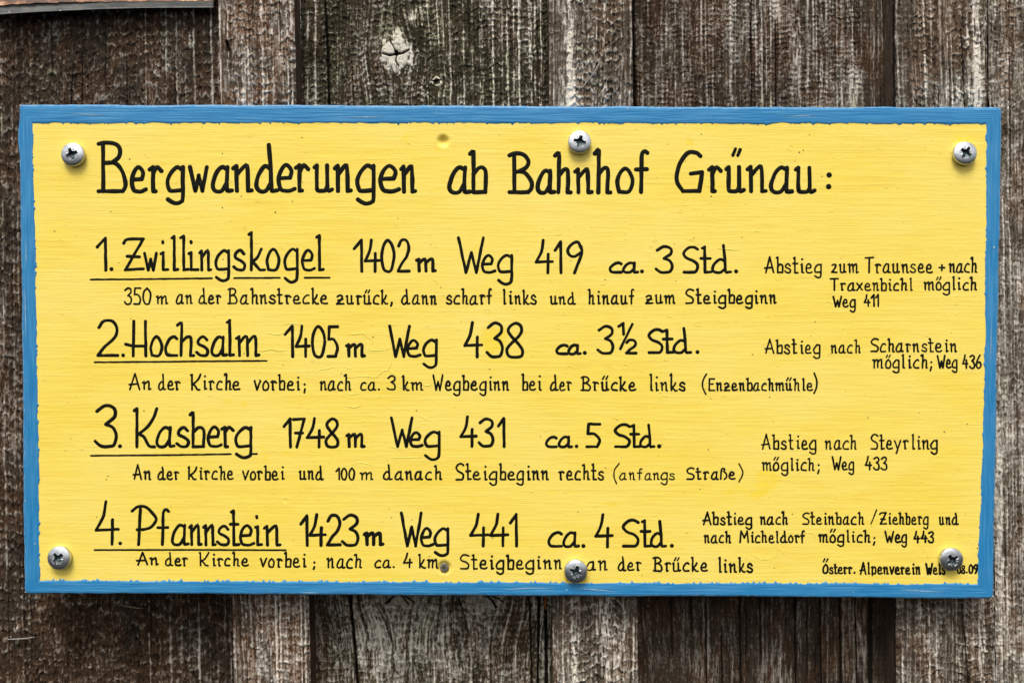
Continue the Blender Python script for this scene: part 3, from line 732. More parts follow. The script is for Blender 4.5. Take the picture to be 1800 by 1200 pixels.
marks([[(159.5, 491.3), (250, 490.6), (372.5, 489.2)], [(411.5, 488.8), (492, 488.3)], [(536, 488.2), (579.5, 488)]], 3.2, "broken underline below Zwillingskogel", "underline")
big([('1', 622.5, 636, 477, 450, 422), ('4', 642, 666, 477, 450, 422), ('0', 671, 692.5, 476.5, 450, 422.5), ('2', 700, 719, 476.5, 450, 421.5)], 5.0, "black painted number 1402")
big([('m', 732.5, 765, 476.3, 455.5, 430)], 5.2, "black painted letter m after 1402")
big([('W', 806, 849.5, 479, 445, 418), ('e', 847.5, 870, 478.5, 449, 420), ('g', 875, 900, 478, 449, 420, 499.5)], 4.9, "black painted word Weg before 419")
big([('4', 942.5, 971, 479.5, 450, 422.5), ('1', 975.5, 986, 479.5, 450, 425), ('9', 997.5, 1022, 479.5, 450, 425)], 5.0, "black painted number 419")
big([('c', 1072, 1092, 478.5, 462, 450), ('a', 1095, 1121, 478.5, 462, 450)], 4.9, "black painted word ca before 3 Std"); marks([[(1128.5, 477)]], 5.4, "full stop after ca in the first row")
big([('3', 1153, 1181.5, 478.5, 450, 433.5)], 4.9, "black painted number 3 before Std")
big([('S', 1201, 1226.5, 478.5, 450, 434), ('t', 1232, 1250.5, 478.5, 456, 434), ('d', 1252, 1284.5, 478.5, 455.5, 431.5)], 4.9, "black painted word Std in the first row"); marks([[(1294, 477)]], 5.6, "full stop after Std in the first row")
for a_ in (("Abstieg", 1344.5, 1443.5, 479, 15, 27.5, 3.1, 9), ("zum", 1462, 1508, 478.7, 14.5, 26, 3.0), ("Traunsee", 1521, 1638.5, 478.6, 14.5, 25.5, 3.0), ("+", 1651, 1660.5, 478, 14.5, 14.5, 2.8), ("nach", 1669, 1716.6, 478.4, 14.5, 26, 3.0),
           ("Traxenbichl", 1460, 1603.5, 510, 12.5, 20.5, 2.9), ("möglich", 1624.5, 1716, 509.3, 13, 22.5, 3.0, 9), ("Weg", 1465, 1503, 539, 13, 18, 3.1, 9), ("411", 1519.5, 1544, 538.5, 13, 20, 3.1)):
    word(a_[0], *a_[1:7], desc=a_[7] if len(a_) > 7 else 8, label={"+": "black painted plus sign"}.get(a_[0], "small black painted word %s right of the first row" % a_[0]))
for a_ in (("350", 219, 265, 534, 14, 28, 3.3), ("m", 275, 294.5, 533.3, 13, 20, 3.2), ("an", 310, 337.5, 533.3, 14.5, 24, 3.1), ("der", 350, 387.5, 533.3, 14.5, 26, 3.1), ("Bahnstrecke", 401, 575, 533.4, 14.5, 26, 3.2),
           ("Z~urück", 592, 681, 534, 14.5, 24.5, 3.3), ("dann", 706, 766.5, 534, 14.5, 24, 3.2), ("scharf", 785, 863.5, 534, 14.5, 26, 3.2), ("links", 885, 942, 534, 14.5, 25, 3.3), ("und", 967.7, 1011, 534, 12.5, 20, 3.0),
           ("hinauf", 1034, 1114, 533.6, 14, 25, 3.2), ("Z~um", 1135.5, 1186, 533, 13.5, 24, 3.2), ("Steigbeginn", 1205.5, 1363.5, 532.8, 14, 24.5, 3.3)):
    word(*a_, desc=9)
marks([[(688.8, 531.5), (688.6, 534), (687, 537.5)]], 3.6, "comma after zurück")

# row 2
big([('2', 172, 207, 624.5, 590, 563.5)], 5.0, "black painted number 2"); marks([[(216.5, 624.3)]], 5.2, "full stop after the number 2")
big([('H', 221, 256.5, 625.3, 592, 564.5), ('o', 264.7, 284.5, 624.3, 591.5, 565), ('c', 290.5, 311, 624.5, 591.5, 565), ('h', 312, 340.5, 624.8, 592, 568), ('s', 345.5, 365.5, 624, 591.5, 565), ('a', 371.7, 398, 624, 592, 565),
     ('l', 399.5, 410.5, 624.5, 592, 563), ('m', 415.5, 455, 624.8, 591.5, 565)], 5.1, "black painted word Hochsalm")
marks([[(166.5, 636.5), (300, 635.4), (469, 634)]], 3.0, "underline below Hochsalm", "underline")
big([('1', 501, 514.5, 626.5, 600, 573), ('4', 520.5, 543.5, 626.5, 600, 573), ('0', 549, 570.5, 626.5, 600, 573.5), ('5', 576.5, 593.5, 626, 600, 574)], 5.0, "black painted number 1405")
big([('m', 609, 640.5, 625.7, 605.5, 580)], 5.2, "black painted letter m after 1405")
big([('W', 685, 719.5, 626.5, 595, 573), ('e', 716, 738.5, 626, 598, 573), ('g', 743.7, 767.5, 625.5, 597.5, 573, 646)], 4.9, "black painted word Weg before 438")
big([('4', 817, 847, 627, 600, 567), ('3', 856, 883, 626.5, 600, 567.5), ('8', 891, 918.6, 626.5, 600, 568)], 5.0, "black painted number 438")
big([('c', 977.8, 997, 621.5, 606.5, 590), ('a', 999, 1020, 621.5, 606.5, 590)], 4.9, "black painted word ca before 3½"); marks([[(1028, 620)]], 5.6, "full stop after ca in the second row")
big([('3', 1050.7, 1077.5, 620.5, 600, 573.5)], 4.9, "black painted number 3 before the fraction")
ink = Ink(); glyph(ink, '1', 1087.5, 1096, 587.5, 10, 19.5, 4.6); ink.stroke([(1111.5, 569.5), (1090.5, 613)], 4.4); glyph(ink, '2', 1101, 1118, 620.3, 10, 23, 4.8); ink.build("painted_mark", BLK, "black painted fraction one half")
big([('S', 1140, 1164.5, 619.4, 600, 579), ('t', 1166, 1183.5, 619.4, 597, 580), ('d', 1184, 1214, 619.4, 597.5, 577)], 4.9, "black painted word Std in the second row"); marks([[(1226, 618.6)]], 5.4, "full stop after Std in the second row")
for a_ in (("Abstieg", 1345, 1441, 620.5, 14.5, 24, 2.9, 9), ("nach", 1461, 1512, 619.5, 13, 22.5, 2.8), ("Scharnstein", 1531, 1681, 617.5, 14, 22.5, 2.9), ("möglich", 1534.5, 1630, 646, 14, 22.5, 3.0, 9), ("Weg", 1648, 1682, 646.3, 14, 21, 3.1, 8), ("436", 1692.5, 1724, 646.8, 14, 23, 3.1)):
    word(a_[0], *a_[1:7], desc=a_[7] if len(a_) > 7 else 8, label="small black painted word %s right of the second row" % a_[0])
marks([[(1637, 636.5)], [(1637, 644.5), (1635.5, 651)]], 3.0, "semicolon before Weg 436")
for a_ in (("An", 227, 264.7, 684, 14, 27.5, 3.2), ("der", 279, 316, 684, 14, 25.5, 3.2), ("Kirche", 335.7, 421, 684.3, 14.5, 27, 3.2), ("vorbei", 447.5, 526.5, 684.8, 15, 26.5, 3.2), ("nach", 563, 616, 685, 14.5, 27, 3.2), ("ca", 634, 660, 685, 13, 24, 3.1),
           ("3", 681, 694.6, 684.5, 12, 24.5, 3.2), ("km", 707.7, 742.6, 685, 13.5, 25, 3.2), ("Wegbeginn", 761.5, 893.8, 685, 14.5, 25.5, 3.2), ("bei", 917.5, 951, 685.3, 15, 29, 3.2), ("der", 967.7, 1004, 685.5, 14, 25, 3.1), ("Brücke", 1022, 1116.8, 685.5, 14, 23, 3.3),
           ("links", 1143, 1203.7, 686, 14, 28, 3.3), ("EnZ~enbachmühle", 1245.5, 1428, 685.7, 12.5, 20.5, 3.0)):
    word(*a_, desc=9.5)
marks([[(535.5, 675.5)], [(536, 683.5), (535, 690)]], 3.2, "semicolon after vorbei in the second row"); marks([[(666, 684.3)]], 3.2, "full stop after ca in the small second row")
marks([[(1241.5, 657.5), (1236, 668), (1235.3, 680), (1240.5, 692.5)]], 3.0, "opening bracket before Enzenbachmühle"); marks([[(1431.5, 655.5), (1435.5, 668), (1435.5, 680), (1431, 691)]], 3.2, "closing bracket after Enzenbachmühle")

# row 3
big([('3', 167.4, 204.5, 784, 750, 712.5)], 5.6, "black painted number 3 of the list"); marks([[(211, 783.8)]], 5.4, "full stop after the number 3")
big([('K', 236, 275.5, 785, 750, 718), ('a', 274.7, 306, 784, 751, 720), ('s', 311, 331.5, 784, 751, 720), ('b', 334, 358.5, 784.5, 751, 725), ('e', 365.4, 389, 784, 750, 720), ('r', 390, 410, 784.5, 750.5, 720), ('g', 414, 441.5, 784.5, 751, 720, 804)], 5.3, "black painted word Kasberg")
marks([[(160, 800.5), (290, 799.4), (405.7, 797.7)], [(443.5, 797.7), (451.5, 797.1)]], 3.1, "underline below Kasberg", "underline")
big([('1', 499.5, 510.5, 785.3, 760, 735.7), ('7', 515.5, 535, 785.3, 760, 736), ('4', 540, 569, 785.3, 760, 735), ('8', 573, 594, 784.5, 760, 736)], 5.0, "black painted number 1748")
big([('m', 609.6, 640, 784.5, 763, 740)], 5.2, "black painted letter m after 1748")
big([('W', 688, 724.5, 784.6, 755, 734), ('e', 721, 742, 784, 760, 735), ('g', 746.5, 772.5, 784, 759, 735, 807.5)], 4.9, "black painted word Weg before 431")
big([('4', 810, 837, 784.3, 755, 732), ('3', 842, 866.5, 783.5, 755, 736), ('1', 876, 886, 784.5, 755, 735)], 5.0, "black painted number 431")
big([('c', 959.7, 978, 784.8, 767.5, 750), ('a', 981.7, 1005, 784.8, 767.5, 750)], 4.7, "black painted word ca before 5"); marks([[(1013.5, 784)]], 5.0, "full stop after ca in the third row")
big([('5', 1031.4, 1054.5, 784.8, 760, 745)], 4.7, "black painted number 5")
big([('S', 1080.5, 1106.8, 784.7, 760, 746), ('t', 1108.5, 1124.5, 784.7, 764, 747), ('d', 1125, 1149.8, 784.7, 766, 746.5)], 4.7, "black painted word Std in the third row"); marks([[(1158.7, 784)]], 5.8, "full stop after Std in the third row")
for a_ in (("Abstieg", 1339, 1434, 788.5, 14.5, 25, 2.9, 9), ("nach", 1450.5, 1504.7, 788.5, 14, 25, 2.8), ("Steyrling", 1531, 1647, 788.5, 14.5, 25, 2.9, 9), ("möglich", 1340, 1430.6, 826, 13.5, 21, 2.9, 9), ("Weg", 1463.4, 1500.4, 825.3, 14, 21.5, 2.9, 8), ("433", 1521.4, 1558.5, 824.8, 14, 22, 2.9)):
    word(a_[0], *a_[1:7], desc=a_[7] if len(a_) > 7 else 8, label="small black painted word %s right of the third row" % a_[0])
marks([[(1439, 817)], [(1439.5, 825.5), (1437.5, 831.5)]], 3.0, "semicolon before Weg 433")
for a_ in (("An", 234.7, 264.6, 841.8, 14, 25, 3.2), ("der", 278, 313.7, 841.8, 13.5, 21, 3.2), ("Kirche", 330.6, 409.4, 841.8, 14, 22, 3.2), ("vorbei", 427, 499, 842, 14, 24, 3.2), ("und", 526.5, 568, 842, 14, 23, 3.2), ("100", 591, 623, 842.2, 10, 20, 3.0), ("m", 633.5, 655, 841.8, 11, 20, 2.9),
           ("danach", 674, 776, 842, 13.5, 24, 3.2), ("Steigbeginn", 801.5, 963.5, 842.3, 14, 27, 3.3), ("rechts", 983, 1060.5, 842.3, 14.5, 26, 3.2), ("Straße", 1207, 1291.8, 841.5, 12.5, 19, 3.0)):
    word(*a_, desc=10, label=None if a_[0] != "Steigbeginn" else "black painted word Steigbeginn")
word("anfangs", 1089, 1185.5, 842.3, 11.5, 19, 2.3, desc=9)
marks([[(1088.5, 814), (1080.5, 825), (1079.5, 838), (1083.5, 849.5)]], 2.3, "opening bracket before anfangs"); marks([[(1299, 814.5), (1305.2, 827), (1304.8, 835), (1298.8, 846.5)]], 2.4, "closing bracket after Straße")

# row 4
big([('4', 169, 208, 956, 920, 881)], 5.0, "black painted number 4 of the list"); marks([[(211.3, 954.4)]], 5.0, "full stop after the number 4")
ink = Ink()
for L_ in (('P', 232, 274, 956.5, 920, 889.5), ('f', 277.5, 296, 956.3, 926, 895), ('a', 302, 331, 956, 922.5, 895), ('n', 333, 353.5, 956.5, 923, 895), ('n', 358, 378.5, 957, 923, 895), ('s', 382, 402.5, 956.3, 924, 895), ('t', 405, 420, 957, 923, 897), ('e', 422, 446.5, 957, 923, 895), ('n', 464.5, 492.5, 957.4, 924.5, 895)):
    ch, x0, x1, by, xt, ct = L_; glyph(ink, ch, x0, x1, by, by - xt, by - ct, 5.0)
ink.stroke([(449, 926), (453, 925, 1), (453, 957, 1), (460, 956.5)], 5.0); ink.stroke([(451, 907), (451.4, 909.4)], 4.8)
ink.build("painted_word", BLK, "black painted word Pfannstein")
marks([[(166.4, 966), (340, 965.8), (502.5, 966.3)]], 3.0, "underline below Pfannstein", "underline")
big([('1', 529, 540, 958, 930, 906), ('4', 544.5, 572, 958, 930, 904), ('2', 575.5, 598, 957, 930, 905), ('3', 602, 629, 957.5, 930, 905)], 5.2, "black painted number 1423")
big([('m', 640.7, 673, 956.3, 936.5, 910)], 6.0, "black painted letter m after 1423")
big([('W', 705.5, 740.5, 959, 925, 901), ('e', 740, 761, 958.5, 928, 905), ('g', 764, 787.8, 958, 928.5, 905, 976)], 5.0, "black painted word Weg before 441")
big([('4', 827, 858, 959, 930, 903), ('4', 862, 892.6, 959, 930, 903), ('1', 897, 908, 959, 930, 903.5)], 4.9, "black painted number 441")
big([('c', 964, 987, 959.3, 935, 920), ('a', 990, 1017, 959.3, 935.5, 920)], 4.9, "black painted word ca before 4"); marks([[(1025.5, 959)]], 5.6, "full stop after ca in the fourth row")
big([('4', 1047, 1076, 960.5, 930, 904)], 5.0, "black painted number 4 before Std")
big([('S', 1094.5, 1122, 959.3, 935, 913.5), ('t', 1127, 1144, 959.3, 935, 914.5), ('d', 1144, 1170, 959.3, 936, 916)], 4.9, "black painted word Std in the fourth row"); marks([[(1181, 958.6)]], 5.6, "full stop after Std in the fourth row")
for a_ in (("Abstieg", 1236, 1321, 921, 12.5, 21.5, 3.1, 8), ("nach", 1336.5, 1384, 920.5, 12.5, 21, 2.9), ("Steinbach", 1411, 1518, 920.5, 12.5, 20.5, 2.9), ("Ziehberg", 1546.6, 1631, 920.5, 12.5, 20, 2.9, 8), ("und", 1651.5, 1684, 921, 12, 19, 3.0),
           ("nach", 1238, 1284, 952.8, 12.5, 19, 3.1), ("Micheldorf", 1301, 1413.6, 952.5, 12, 19.5, 3.0), ("möglich", 1439.6, 1529, 951.8, 12.5, 20, 3.1, 8), ("Weg", 1556, 1593, 952.3, 13, 19, 3.2, 8), ("443", 1606.7, 1640.5, 952.3, 13, 19, 3.1)):
    word(a_[0], *a_[1:7], desc=a_[7] if len(a_) > 7 else 8, label="small black painted word %s right of the fourth row" % a_[0])
marks([[(1541, 895.5), (1531, 920)]], 2.3, "black painted slash before Ziehberg"); marks([[(1537, 945)], [(1537.2, 952), (1535.5, 957)]], 3.0, "semicolon before Weg 443")
for a_ in (("Österr", 1447, 1497, 1007, 10.5, 15.5, 3.1), ("Alpenverein", 1512, 1617, 1007.8, 11.5, 19.5, 3.1), ("Wels", 1628, 1661, 1008, 11.5, 18, 3.4)):
    word(*a_, desc=6, rnd=.03, label={"Österr": "small bold black word at the lower right, first of the signature", "Alpenverein": "long bold black word of the signature at the lower right"}.get(a_[0], "last bold black word of the signature, beside the screw"))
marks([[(1502, 1006)]], 3.2, "full stop inside the signature")
word("08", 1683, 1695.5, 1006.5, 9, 13, 3.2, rnd=.02, label="black painted number 08 beside the lower right screw"); word("09", 1703.5, 1718, 1006.3, 9, 14, 3.3, rnd=.02, label="black painted number 09 at the blue border"); marks([[(1699.5, 1005.3)]], 2.8, "full stop between 08 and 09")
for a_ in (("An", 240.4, 277.4, 991.8, 11, 22, 3.1), ("der", 291, 329, 993, 12.5, 22, 3.1), ("Kirche", 350.4, 436, 993.3, 12.5, 23, 3.1), ("vorbei", 458.3, 537.5, 995.5, 14.5, 25, 3.1), ("nach", 575, 635, 996.9, 15.5, 23, 3.1), ("ca", 659, 686, 996.9, 12.5, 22, 3.0), ("4", 709.5, 724, 997.2, 12, 25, 3.0), ("km", 736, 769.5, 997.2, 14, 23, 3.1),
           ("Steigbeginn", 809, 986.5, 998.8, 15, 24, 3.2), ("an", 1031, 1066.5, 1001, 15, 24, 3.1), ("der", 1087, 1126.5, 1001.7, 14, 23, 3.1), ("Brücke", 1148.6, 1243, 1002.8, 14, 23, 3.2), ("links", 1264, 1322.5, 1004.6, 14.5, 25, 3.3)):
    word(*a_, desc=9.5)
marks([[(552.6, 988)], [(552.6, 995.5), (551.6, 999.5)]], 3.4, "semicolon after vorbei in the fourth row"); marks([[(692, 996)]], 3.0, "full stop after ca in the small fourth row")

# lifted and wrinkled paint: thin proud ridges of the yellow paint itself
def wrinkle(pts, w=2.2, lift=2.2):
    ink = Ink()
    Pn = []
    for i, (a_, b_) in enumerate(zip(pts[:-1], pts[1:])):
        for q_ in range(3):
            t = q_ / 3; Pn.append((a_[0] + (b_[0] - a_[0]) * t + random.uniform(-.7, .7), a_[1] + (b_[1] - a_[1]) * t + random.uniform(-.7, .7)))
    Pn.append(pts[-1]); ink.stroke(Pn, w * .75, taper=.3, lift=.85, vary=.35)
    return ink
allw = Ink()
WR = [[(614, 589), (626, 586.5), (639, 586.5), (650, 594), (655, 598)], [(497, 570), (506, 568), (532, 569.6)], [(608, 663.5), (626, 662), (637, 661), (663, 662), (673, 652), (682, 650.5), (689, 633.5)], [(682, 650.5), (697, 660)],
      [(608, 691), (621, 693), (631, 691)], [(741, 675), (754, 677.5), (759, 674)], [(647, 616.6), (684, 614)], [(609.6, 713.7), (622, 716), (634, 712.4)], [(618, 817), (631.6, 812.7), (641, 814), (655, 818)], [(683, 784.6), (700, 788), (707, 790.7)],
      [(690, 804), (744, 803)], [(739, 731), (754, 739)], [(608, 646), (619, 647)], [(480, 613), (503, 616)], [(470, 585), (490, 588), (500, 586)], [(456, 617), (480, 614), (496, 619)], [(655, 598), (653, 606)], [(560, 650), (585, 646)], [(700, 680), (720, 684)], [(1262, 437), (1300, 440)]]
for wpts in WR:
    i2 = wrinkle(wpts); b = len(allw.V); allw.V += i2.V; allw.F += [tuple(v + b for v in f) for f in i2.F]
def blister(cx, cy, r, el=1.0):
    a0 = random.uniform(0, 6); pts = [(cx + r * math.cos(a0 + t) * el, cy + r * math.sin(a0 + t)) for t in np.linspace(0, random.uniform(3, 5.5), 9)]
    i2 = Ink(); i2.stroke(pts, random.uniform(.8, 1.3), taper=.3, lift=.7, vary=.3); b = len(allw.V); allw.V += i2.V; allw.F += [tuple(v + b for v in f) for f in i2.F]
for (bx, by, br) in ((995, 600, 4), (1070, 642, 3.5), (1000, 650, 7), (1100, 645, 4), (979, 574, 4), (1228, 569, 4), (1165, 700, 5), (766, 496, 3), (1455, 535, 5), (1368, 487, 5), (1380, 955, 14), (1345, 965, 18), (1420, 945, 10), (982, 409, 4), (855, 547, 4), (1205, 357, 4), (1372, 290, 5), (1356, 335, 4), (1390, 260, 4)): blister(bx, by, br, 1.3)
for _ in range(60): blister(random.uniform(90, 1700), random.uniform(235, 1010), random.uniform(1.2, 3.2), random.uniform(1, 2))
o = allw.build("paint_wrinkles", YEL, "raised wrinkles in the yellow paint"); o["kind"] = "stuff"
for an in ("stain", "bare"):
    at = o.data.attributes.new(an, 'FLOAT', 'POINT')

# chips and scratches in the blue border
ink = Ink()
CHIP = simple("bare_primer", (.30, .38, .40), (.50, .52, .48), (.5, .5, .5))
for (sx, sy, sr) in ((1747, 435, 1.6), (767, 198, 1.0), (45, 880, 1.2), (62, 955, 1.3), (1737, 520, .8), (996, 1036, 1.2), (40, 820, .9), (1104, 192, 1.2), (36, 186, 1.5), (1757, 192, 1.6), (1745, 1047, 1.4), (45, 1040, 1.2), (1758, 330, .9), (33, 410, 1.0), (1752, 640, .9), (300, 1038, .8), (640, 1042, .7), (1500, 1040, .8), (420, 190, .8)):
    b = len(ink.V); ink.disc(sx, sy, sr, 1); ink.V[b:] = [(v[0], v[1], v[2] - .00030) for v in ink.V[b:]]
for pts in ([(882, 1036), (930, 1033), (975, 1034)], [(1010, 1033), (1050, 1036), (1085, 1039)], [(46, 420), (46.5, 470)], [(44, 500), (46, 600)], [(528, 1041), (560, 1041)], [(1742, 560), (1741, 640)], [(120, 200), (190, 203)], [(1380, 205), (1440, 203)], [(1580, 1036), (1660, 1040)], [(600, 207), (680, 205)]):
    b = len(ink.V); ink.stroke(pts, 1.0, taper=.4, lift=.4, vary=.4); ink.V[b:] = [(v[0], v[1], v[2] - .00029) for v in ink.V[b:]]
o = ink.build("paint_chips", CHIP, "small chips and scratches in the blue border"); o["kind"] = "stuff"

# dirt specks, real crumbs sitting on the paint
ink = Ink()
SPECK = simple("dark_dirt", (0.05, 0.03, 0.01), (0.14, 0.09, 0.03), (.5, .5, .5))
for (sx, sy, sr) in ((391, 270, 1.2), (531, 242, 1.2), (228, 280, 1.4), (391, 365, 1.3), (484, 373, 1.5), (1405, 268, 1.5), (1412, 264, 1.2), (1445, 310, 1.2), (1423, 237, 1), (1220, 418, 1.2), (1304, 418, .9), (1718, 963, 1.3), (190, 836, 1.2), (187, 842, 1.2),
                     (253, 722, 1.3), (209, 462, 1), (1245, 790, 1.3), (950, 767, 1), (948, 843, 1.2), (1085, 738, 1), (1016, 899, 1.1), (688, 909, .9), (1207, 936, 1.0), (1533, 1010, 1.2), (1520, 1006, .8), (775, 505, 1), (1385, 330, 1.6), (1250, 345, 1.3),
                     (758, 430, .8), (1188, 494, 1), (1353, 698, 1.2), (1700, 745, 1.2), (1660, 759, 1.3), (1600, 612, 1), (170, 908, 1.1), (195, 372, 1), (515, 355, .9)):
    ink.disc(sx, sy, sr, 1.2)
for _ in range(110): ink.disc(random.uniform(75, 1715), random.uniform(225, 1015), random.uniform(.35, .9), 1)
o = ink.build("dirt_specks", SPECK, "dark specks of dirt on the yellow paint"); o["kind"] = "stuff"

# ------------------------------------------------------------------ screws
def screw_mesh(R=0.0061, Hh=0.0039, phase=0.0, small=False):
    """pan head with a stamped cross recess, axis along -Y, base at y=0"""
    nr_, na = 84, 192
    rr = np.linspace(0, 1, nr_) ** 0.9; aa = np.linspace(0, 2 * np.pi, na, endpoint=False)
    r_, a_ = np.meshgrid(rr, aa, indexing='ij')
    x = r_ * np.cos(a_); z = r_ * np.sin(a_)
    dome = Hh * (0.60 + 0.40 * np.sqrt(np.clip(1 - (r_ ** 2) * 0.99, 0, 1)))
    dome = np.where(r_ > .97, dome - Hh * .10, dome)
    # recess: four arms, plus four fine marks between them
    def sstep(v, e): return 1 / (1 + np.exp(np.clip(v / e, -40, 40)))
    arm1 = np.maximum(np.abs(x) - 0.12, np.abs(z) - 0.50); arm2 = np.maximum(np.abs(z) - 0.12, np.abs(x) - 0.50)
    body = np.hypot(x, z) - 0.27
    dcut = np.minimum(np.minimum(arm1, arm2), body)
    depth = 0.0024 * sstep(dcut, 0.012) * np.clip(1.15 - 1.3 * np.hypot(x, z), 0.25, 1)
    xr = (x + z) / math.sqrt(2); zr = (x - z) / math.sqrt(2)
    m1 = np.maximum(np.abs(xr) - 0.018, np.abs(zr) - 0.46); m2 = np.maximum(np.abs(zr) - 0.018, np.abs(xr) - 0.46)
    depth = np.maximum(depth, 0.0005 * sstep(np.minimum(m1, m2), 0.008))
    lip = 0.00012 * np.exp(-((dcut - 0.03) / 0.02) ** 2)
    y = -(dome - depth + lip)
    ph = phase
    X = (x * math.cos(ph) - z * math.sin(ph)) * R; Z = (x * math.sin(ph) + z * math.cos(ph)) * R
    V = [np.stack([X, y, Z], -1).reshape(-1, 3)]
    idx = np.arange(nr_ * na).reshape(nr_, na); F = []
    a0 = idx[:-1]; b0 = np.roll(idx[:-1], -1, 1); c0 = np.roll(idx[1:], -1, 1); d0 = idx[1:]
    F.append(np.stack([a0, b0, c0, d0], -1).reshape(-1, 4))
    # cylindrical rim
    prev = idx[-1]; nv = nr_ * na
    for (rf, yy) in ((1.0, -Hh * .42), (0.985, -Hh * .12), (0.93, 0.0)):
        ring = np.stack([np.cos(aa + ph) * R * rf, np.full(na, yy), np.sin(aa + ph) * R * rf], -1); V.append(ring)
        cur = np.arange(na) + nv; nv += na
        F.append(np.stack([prev, np.roll(prev, -1), np.roll(cur, -1), cur], -1)); prev = cur
    recess_shade = np.concatenate([np.clip((depth / 0.0012).ravel() - .25, 0, 1), np.zeros(3 * na)])  # painted shade grows with the depth of the cut
    return np.concatenate(V), np.concatenate(F), recess_shade
SHANK = simple("screw_shank_steel", (0.10, 0.08, 0.06), (0.35, 0.33, 0.30), (.4, .4, .4), 0.5, 0.9)
def shank_mesh(R=0.0028, L=0.003):
    na = 24; aa = np.linspace(0, 2 * np.pi, na, endpoint=False); V = []; F = []
    for k_, yy in enumerate((0.0005, 0.012)):
        V.append(np.stack([np.cos(aa) * R, np.full(na, yy), np.sin(aa) * R], -1))
    p = np.arange(na); c_ = p + na
    return np.concatenate(V), np.stack([p, np.roll(p, -1), np.roll(c_, -1), c_], -1)
SCR = [((126.5, 271), 22, "zinc pan head screw in the upper left corner of the yellow sign"), ((1019, 249.5), 76, "zinc pan head screw at the middle of the top edge above Bahnhof"), ((1698, 269), 55, "zinc pan head screw in the upper right corner of the yellow sign"),
       ((102.5, 981), 40, "zinc pan head screw in the lower left corner of the yellow sign"), ((1012.5, 1004), 70, "zinc pan head screw at the bottom edge between Steigbeginn and an"), ((1674, 983), 35, "zinc pan head screw in the lower right corner beside the signature")]
for (c_, ph, lab) in SCR:
    kk = (D - 0.0035) / D       # where the head sits so that its dome is centred on the mark
    bx, bz = (c_[0] - 900) * S * kk, (600 - c_[1]) * S * kk
    e = empty("screw", (bx, -0.0003, bz), lab, "screw", group="screws holding the sign")
    V, F, recess_shade = screw_mesh(phase=math.radians(ph))
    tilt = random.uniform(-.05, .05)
    h = mesh_np("screw_head", V, F, ZINC, e, True, {"recess": recess_shade}); h.rotation_euler = (tilt, 0, random.uniform(-.05, .05))
    V, F = shank_mesh(); mesh_np("shank", V, F, SHANK, e, True)
# old sunken screw, greyed, in its hole below the fourth row
OLD = simple("dull_old_screw_steel", (0.10, 0.085, 0.06), (0.34, 0.32, 0.28), (.3, .3, .3), 0.55, 0.6)
e = empty("old_screw", ((781 - 900) * S, 0.0004, (600 - 997) * S), "small dull countersunk screw sunk into the yellow paint after km", "screw")
V, F, recess_shade = screw_mesh(R=0.0023, Hh=0.0006, phase=0.4)
V = V * np.array([1, 1, 1]); mesh_np("screw_head", V, F, OLD, e, True)

# ------------------------------------------------------------------ old metal plate at the top left
RUST = M("rusty_enamel")
n1 = RUST.noise(RUST.map((.02 * K, .05 * K, .05 * K)), 1, 6, .65); n2 = RUST.noise(RUST.map((.12 * K, .1 * K, .12 * K)), 1, 5, .7)
RUST.set(color=RUST.ramp(RUST.math('ADD', RUST.math('MULTIPLY', n1, .65), RUST.math('MULTIPLY', n2, .35)), [(.46, (.07, .028, .012)), (.54, (.27, .115, .05)), (.60, (.52, .33, .19)), (.7, (.66, .48, .32))]), rough=.6); RUST.bump(n2, .0003, .6)
GREYP = M("dark_grey_enamel")
n1 = GREYP.noise(GREYP.map((.03 * K, .08 * K, .12 * K)), 1, 5, .65)
n3 = GREYP.noise(GREYP.map((.16 * K, .1 * K, .3 * K), loc=(4, 4, 4)), 1, 2, .5)
GREYP.set(color=GREYP.mix(GREYP.ramp(n3, [(.73, 0.), (.76, 1.)]), GREYP.ramp(n1, [(.35, (.035, .036, .034)), (.6, (.085, .085, .075)), (.75, (.16, .12, .07))]), (.75, .74, .70)), rough=.5); GREYP.bump(n1, .0003, .6)
plate = empty("metal_plate", P(180, -40, 0.020), "rusty cream metal plate with dark grey lower edge at the top left corner", "plate")
def plate_strip(name, topf, botf, y0, mat, lab=None):
    xs_ = np.linspace(-70, 372.5, 120); nrw = 8
    V = []
    for j in range(nrw):
        f = j / (nrw - 1)
        for x_ in xs_:
            yy = topf(x_) * (1 - f) + botf(x_) * f
            V.append(P(x_, yy, 0) if False else ((x_ - 900) * S * (D + .02) / D, y0 + .0030 * (x_ / 372) ** 2 - .0012 * math.exp(-(x_ - 60) ** 2 / 9000) * f, (600 - yy) * S * (D + .02) / D))
    V = np.array(V); m_ = len(xs_); F = grid_faces(nrw, m_)
    # thickness
    nb = len(V); Vb = V.copy(); Vb[:, 1] += 0.0009
    Fb = F[:, ::-1] + nb
    ed = []
    i = np.arange(nrw * m_).reshape(nrw, m_)
    for loop in (i[0], i[-1], i[:, 0], i[:, -1]):
        ed.append(np.stack([loop[:-1], loop[1:], loop[1:] + nb, loop[:-1] + nb], -1))
    o = mesh_np(name, np.concatenate([V, Vb]), np.concatenate([F, Fb] + ed), mat, plate, True, origin=plate.location)
    if lab: o["label"] = lab
bot = lambda x: np.interp(x, [-70, 0, 100, 175, 250, 372], [28, 26.5, 20.5, 15.5, 12.5, 10])
mid = lambda x: np.interp(x, [-70, 0, 60, 150, 372], [13, 11, 7.5, 4, -1.5]) + 0.8 * math.sin(x * .21) * math.sin(x * .077)
plate_strip("grey_edge", mid, bot, 0.0200, GREYP.m)
plate_strip("plate_face", lambda x: -80, lambda x: mid(x) - 0.2, 0.0198, RUST.m)

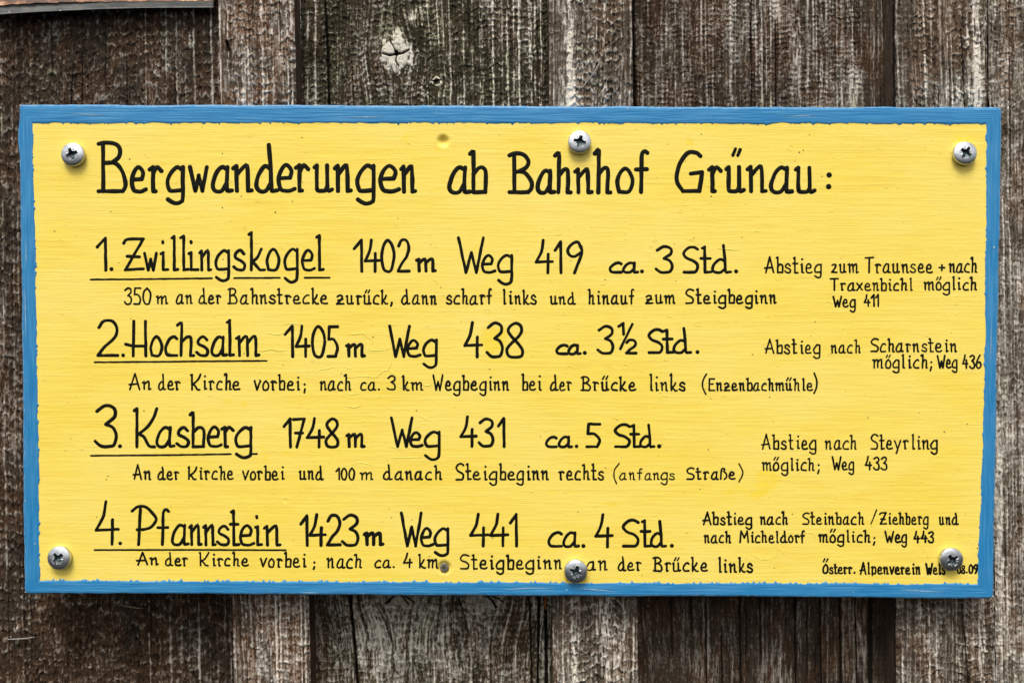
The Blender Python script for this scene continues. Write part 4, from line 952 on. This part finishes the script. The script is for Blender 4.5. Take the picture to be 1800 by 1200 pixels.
# ------------------------------------------------------------------ needles and splinters caught on the wood
def needle(name, pts, y, r0, mat, label, cat):
    V, F = [], []; na = 6
    Pw = [np.array(P(a_, b_, y)) for a_, b_ in pts]; base = Pw[0].copy()
    for i, p in enumerate(Pw):
        t = i / (len(Pw) - 1); r1 = r0 * (1 - .55 * abs(2 * t - 1) ** 3)
        d_ = Pw[min(i + 1, len(Pw) - 1)] - Pw[max(i - 1, 0)]; d_ /= np.linalg.norm(d_)
        s1 = np.cross(d_, (0, 1, 0)); s1 /= np.linalg.norm(s1); s2 = np.cross(d_, s1)
        for k_ in range(na): V.append(p + (s1 * math.cos(2 * math.pi * k_ / na) + s2 * math.sin(2 * math.pi * k_ / na)) * r1 + np.array([0, -.0006 * math.sin(math.pi * t), 0]))
    for i in range(len(Pw) - 1):
        for k_ in range(na): F.append((i * na + k_, i * na + (k_ + 1) % na, (i + 1) * na + (k_ + 1) % na, (i + 1) * na + k_))
    o = mesh_np(name, np.array(V) - base, F, mat, None, True); o.location = base
    o["label"] = label; o["category"] = cat
NE1 = simple("dry_needle_brown", (.12, .09, .05), (.22, .18, .10), (.3, .3, .1)); NE2 = simple("rust_needle", (.30, .08, .015), (.48, .16, .03), (.3, .3, .1)); NE3 = simple("grey_splinter_wood", (.16, .14, .12), (.30, .27, .24), (.3, .3, .1))
needle("pine_needle", [(211, 1063), (226, 1065), (240, 1067), (252, 1069)], Y_REAR - .0016, .00045, NE1, "thin dry needle lying slanted just under the lower left of the sign", "needle")
needle("splinter", [(14, 1123), (30, 1122), (48, 1121), (61, 1119)], Y_REAR - .0014, .00045, NE3, "thin level splinter on the dark board near the lower left corner", "splinter")
needle("orange_needle", [(958, 1040), (959, 1052), (958, 1062), (959, 1070)], Y_REAR - .0006, .0006, NE2, "orange dry needle caught in the gap below the sign's middle", "needle")
needle("splinter", [(1023, 155), (1033, 143), (1045, 128), (1053, 113), (1055, 102)], Y_FRONT - .0016, .00045, NE3, "curved grey splinter on the middle board above the sign", "splinter")
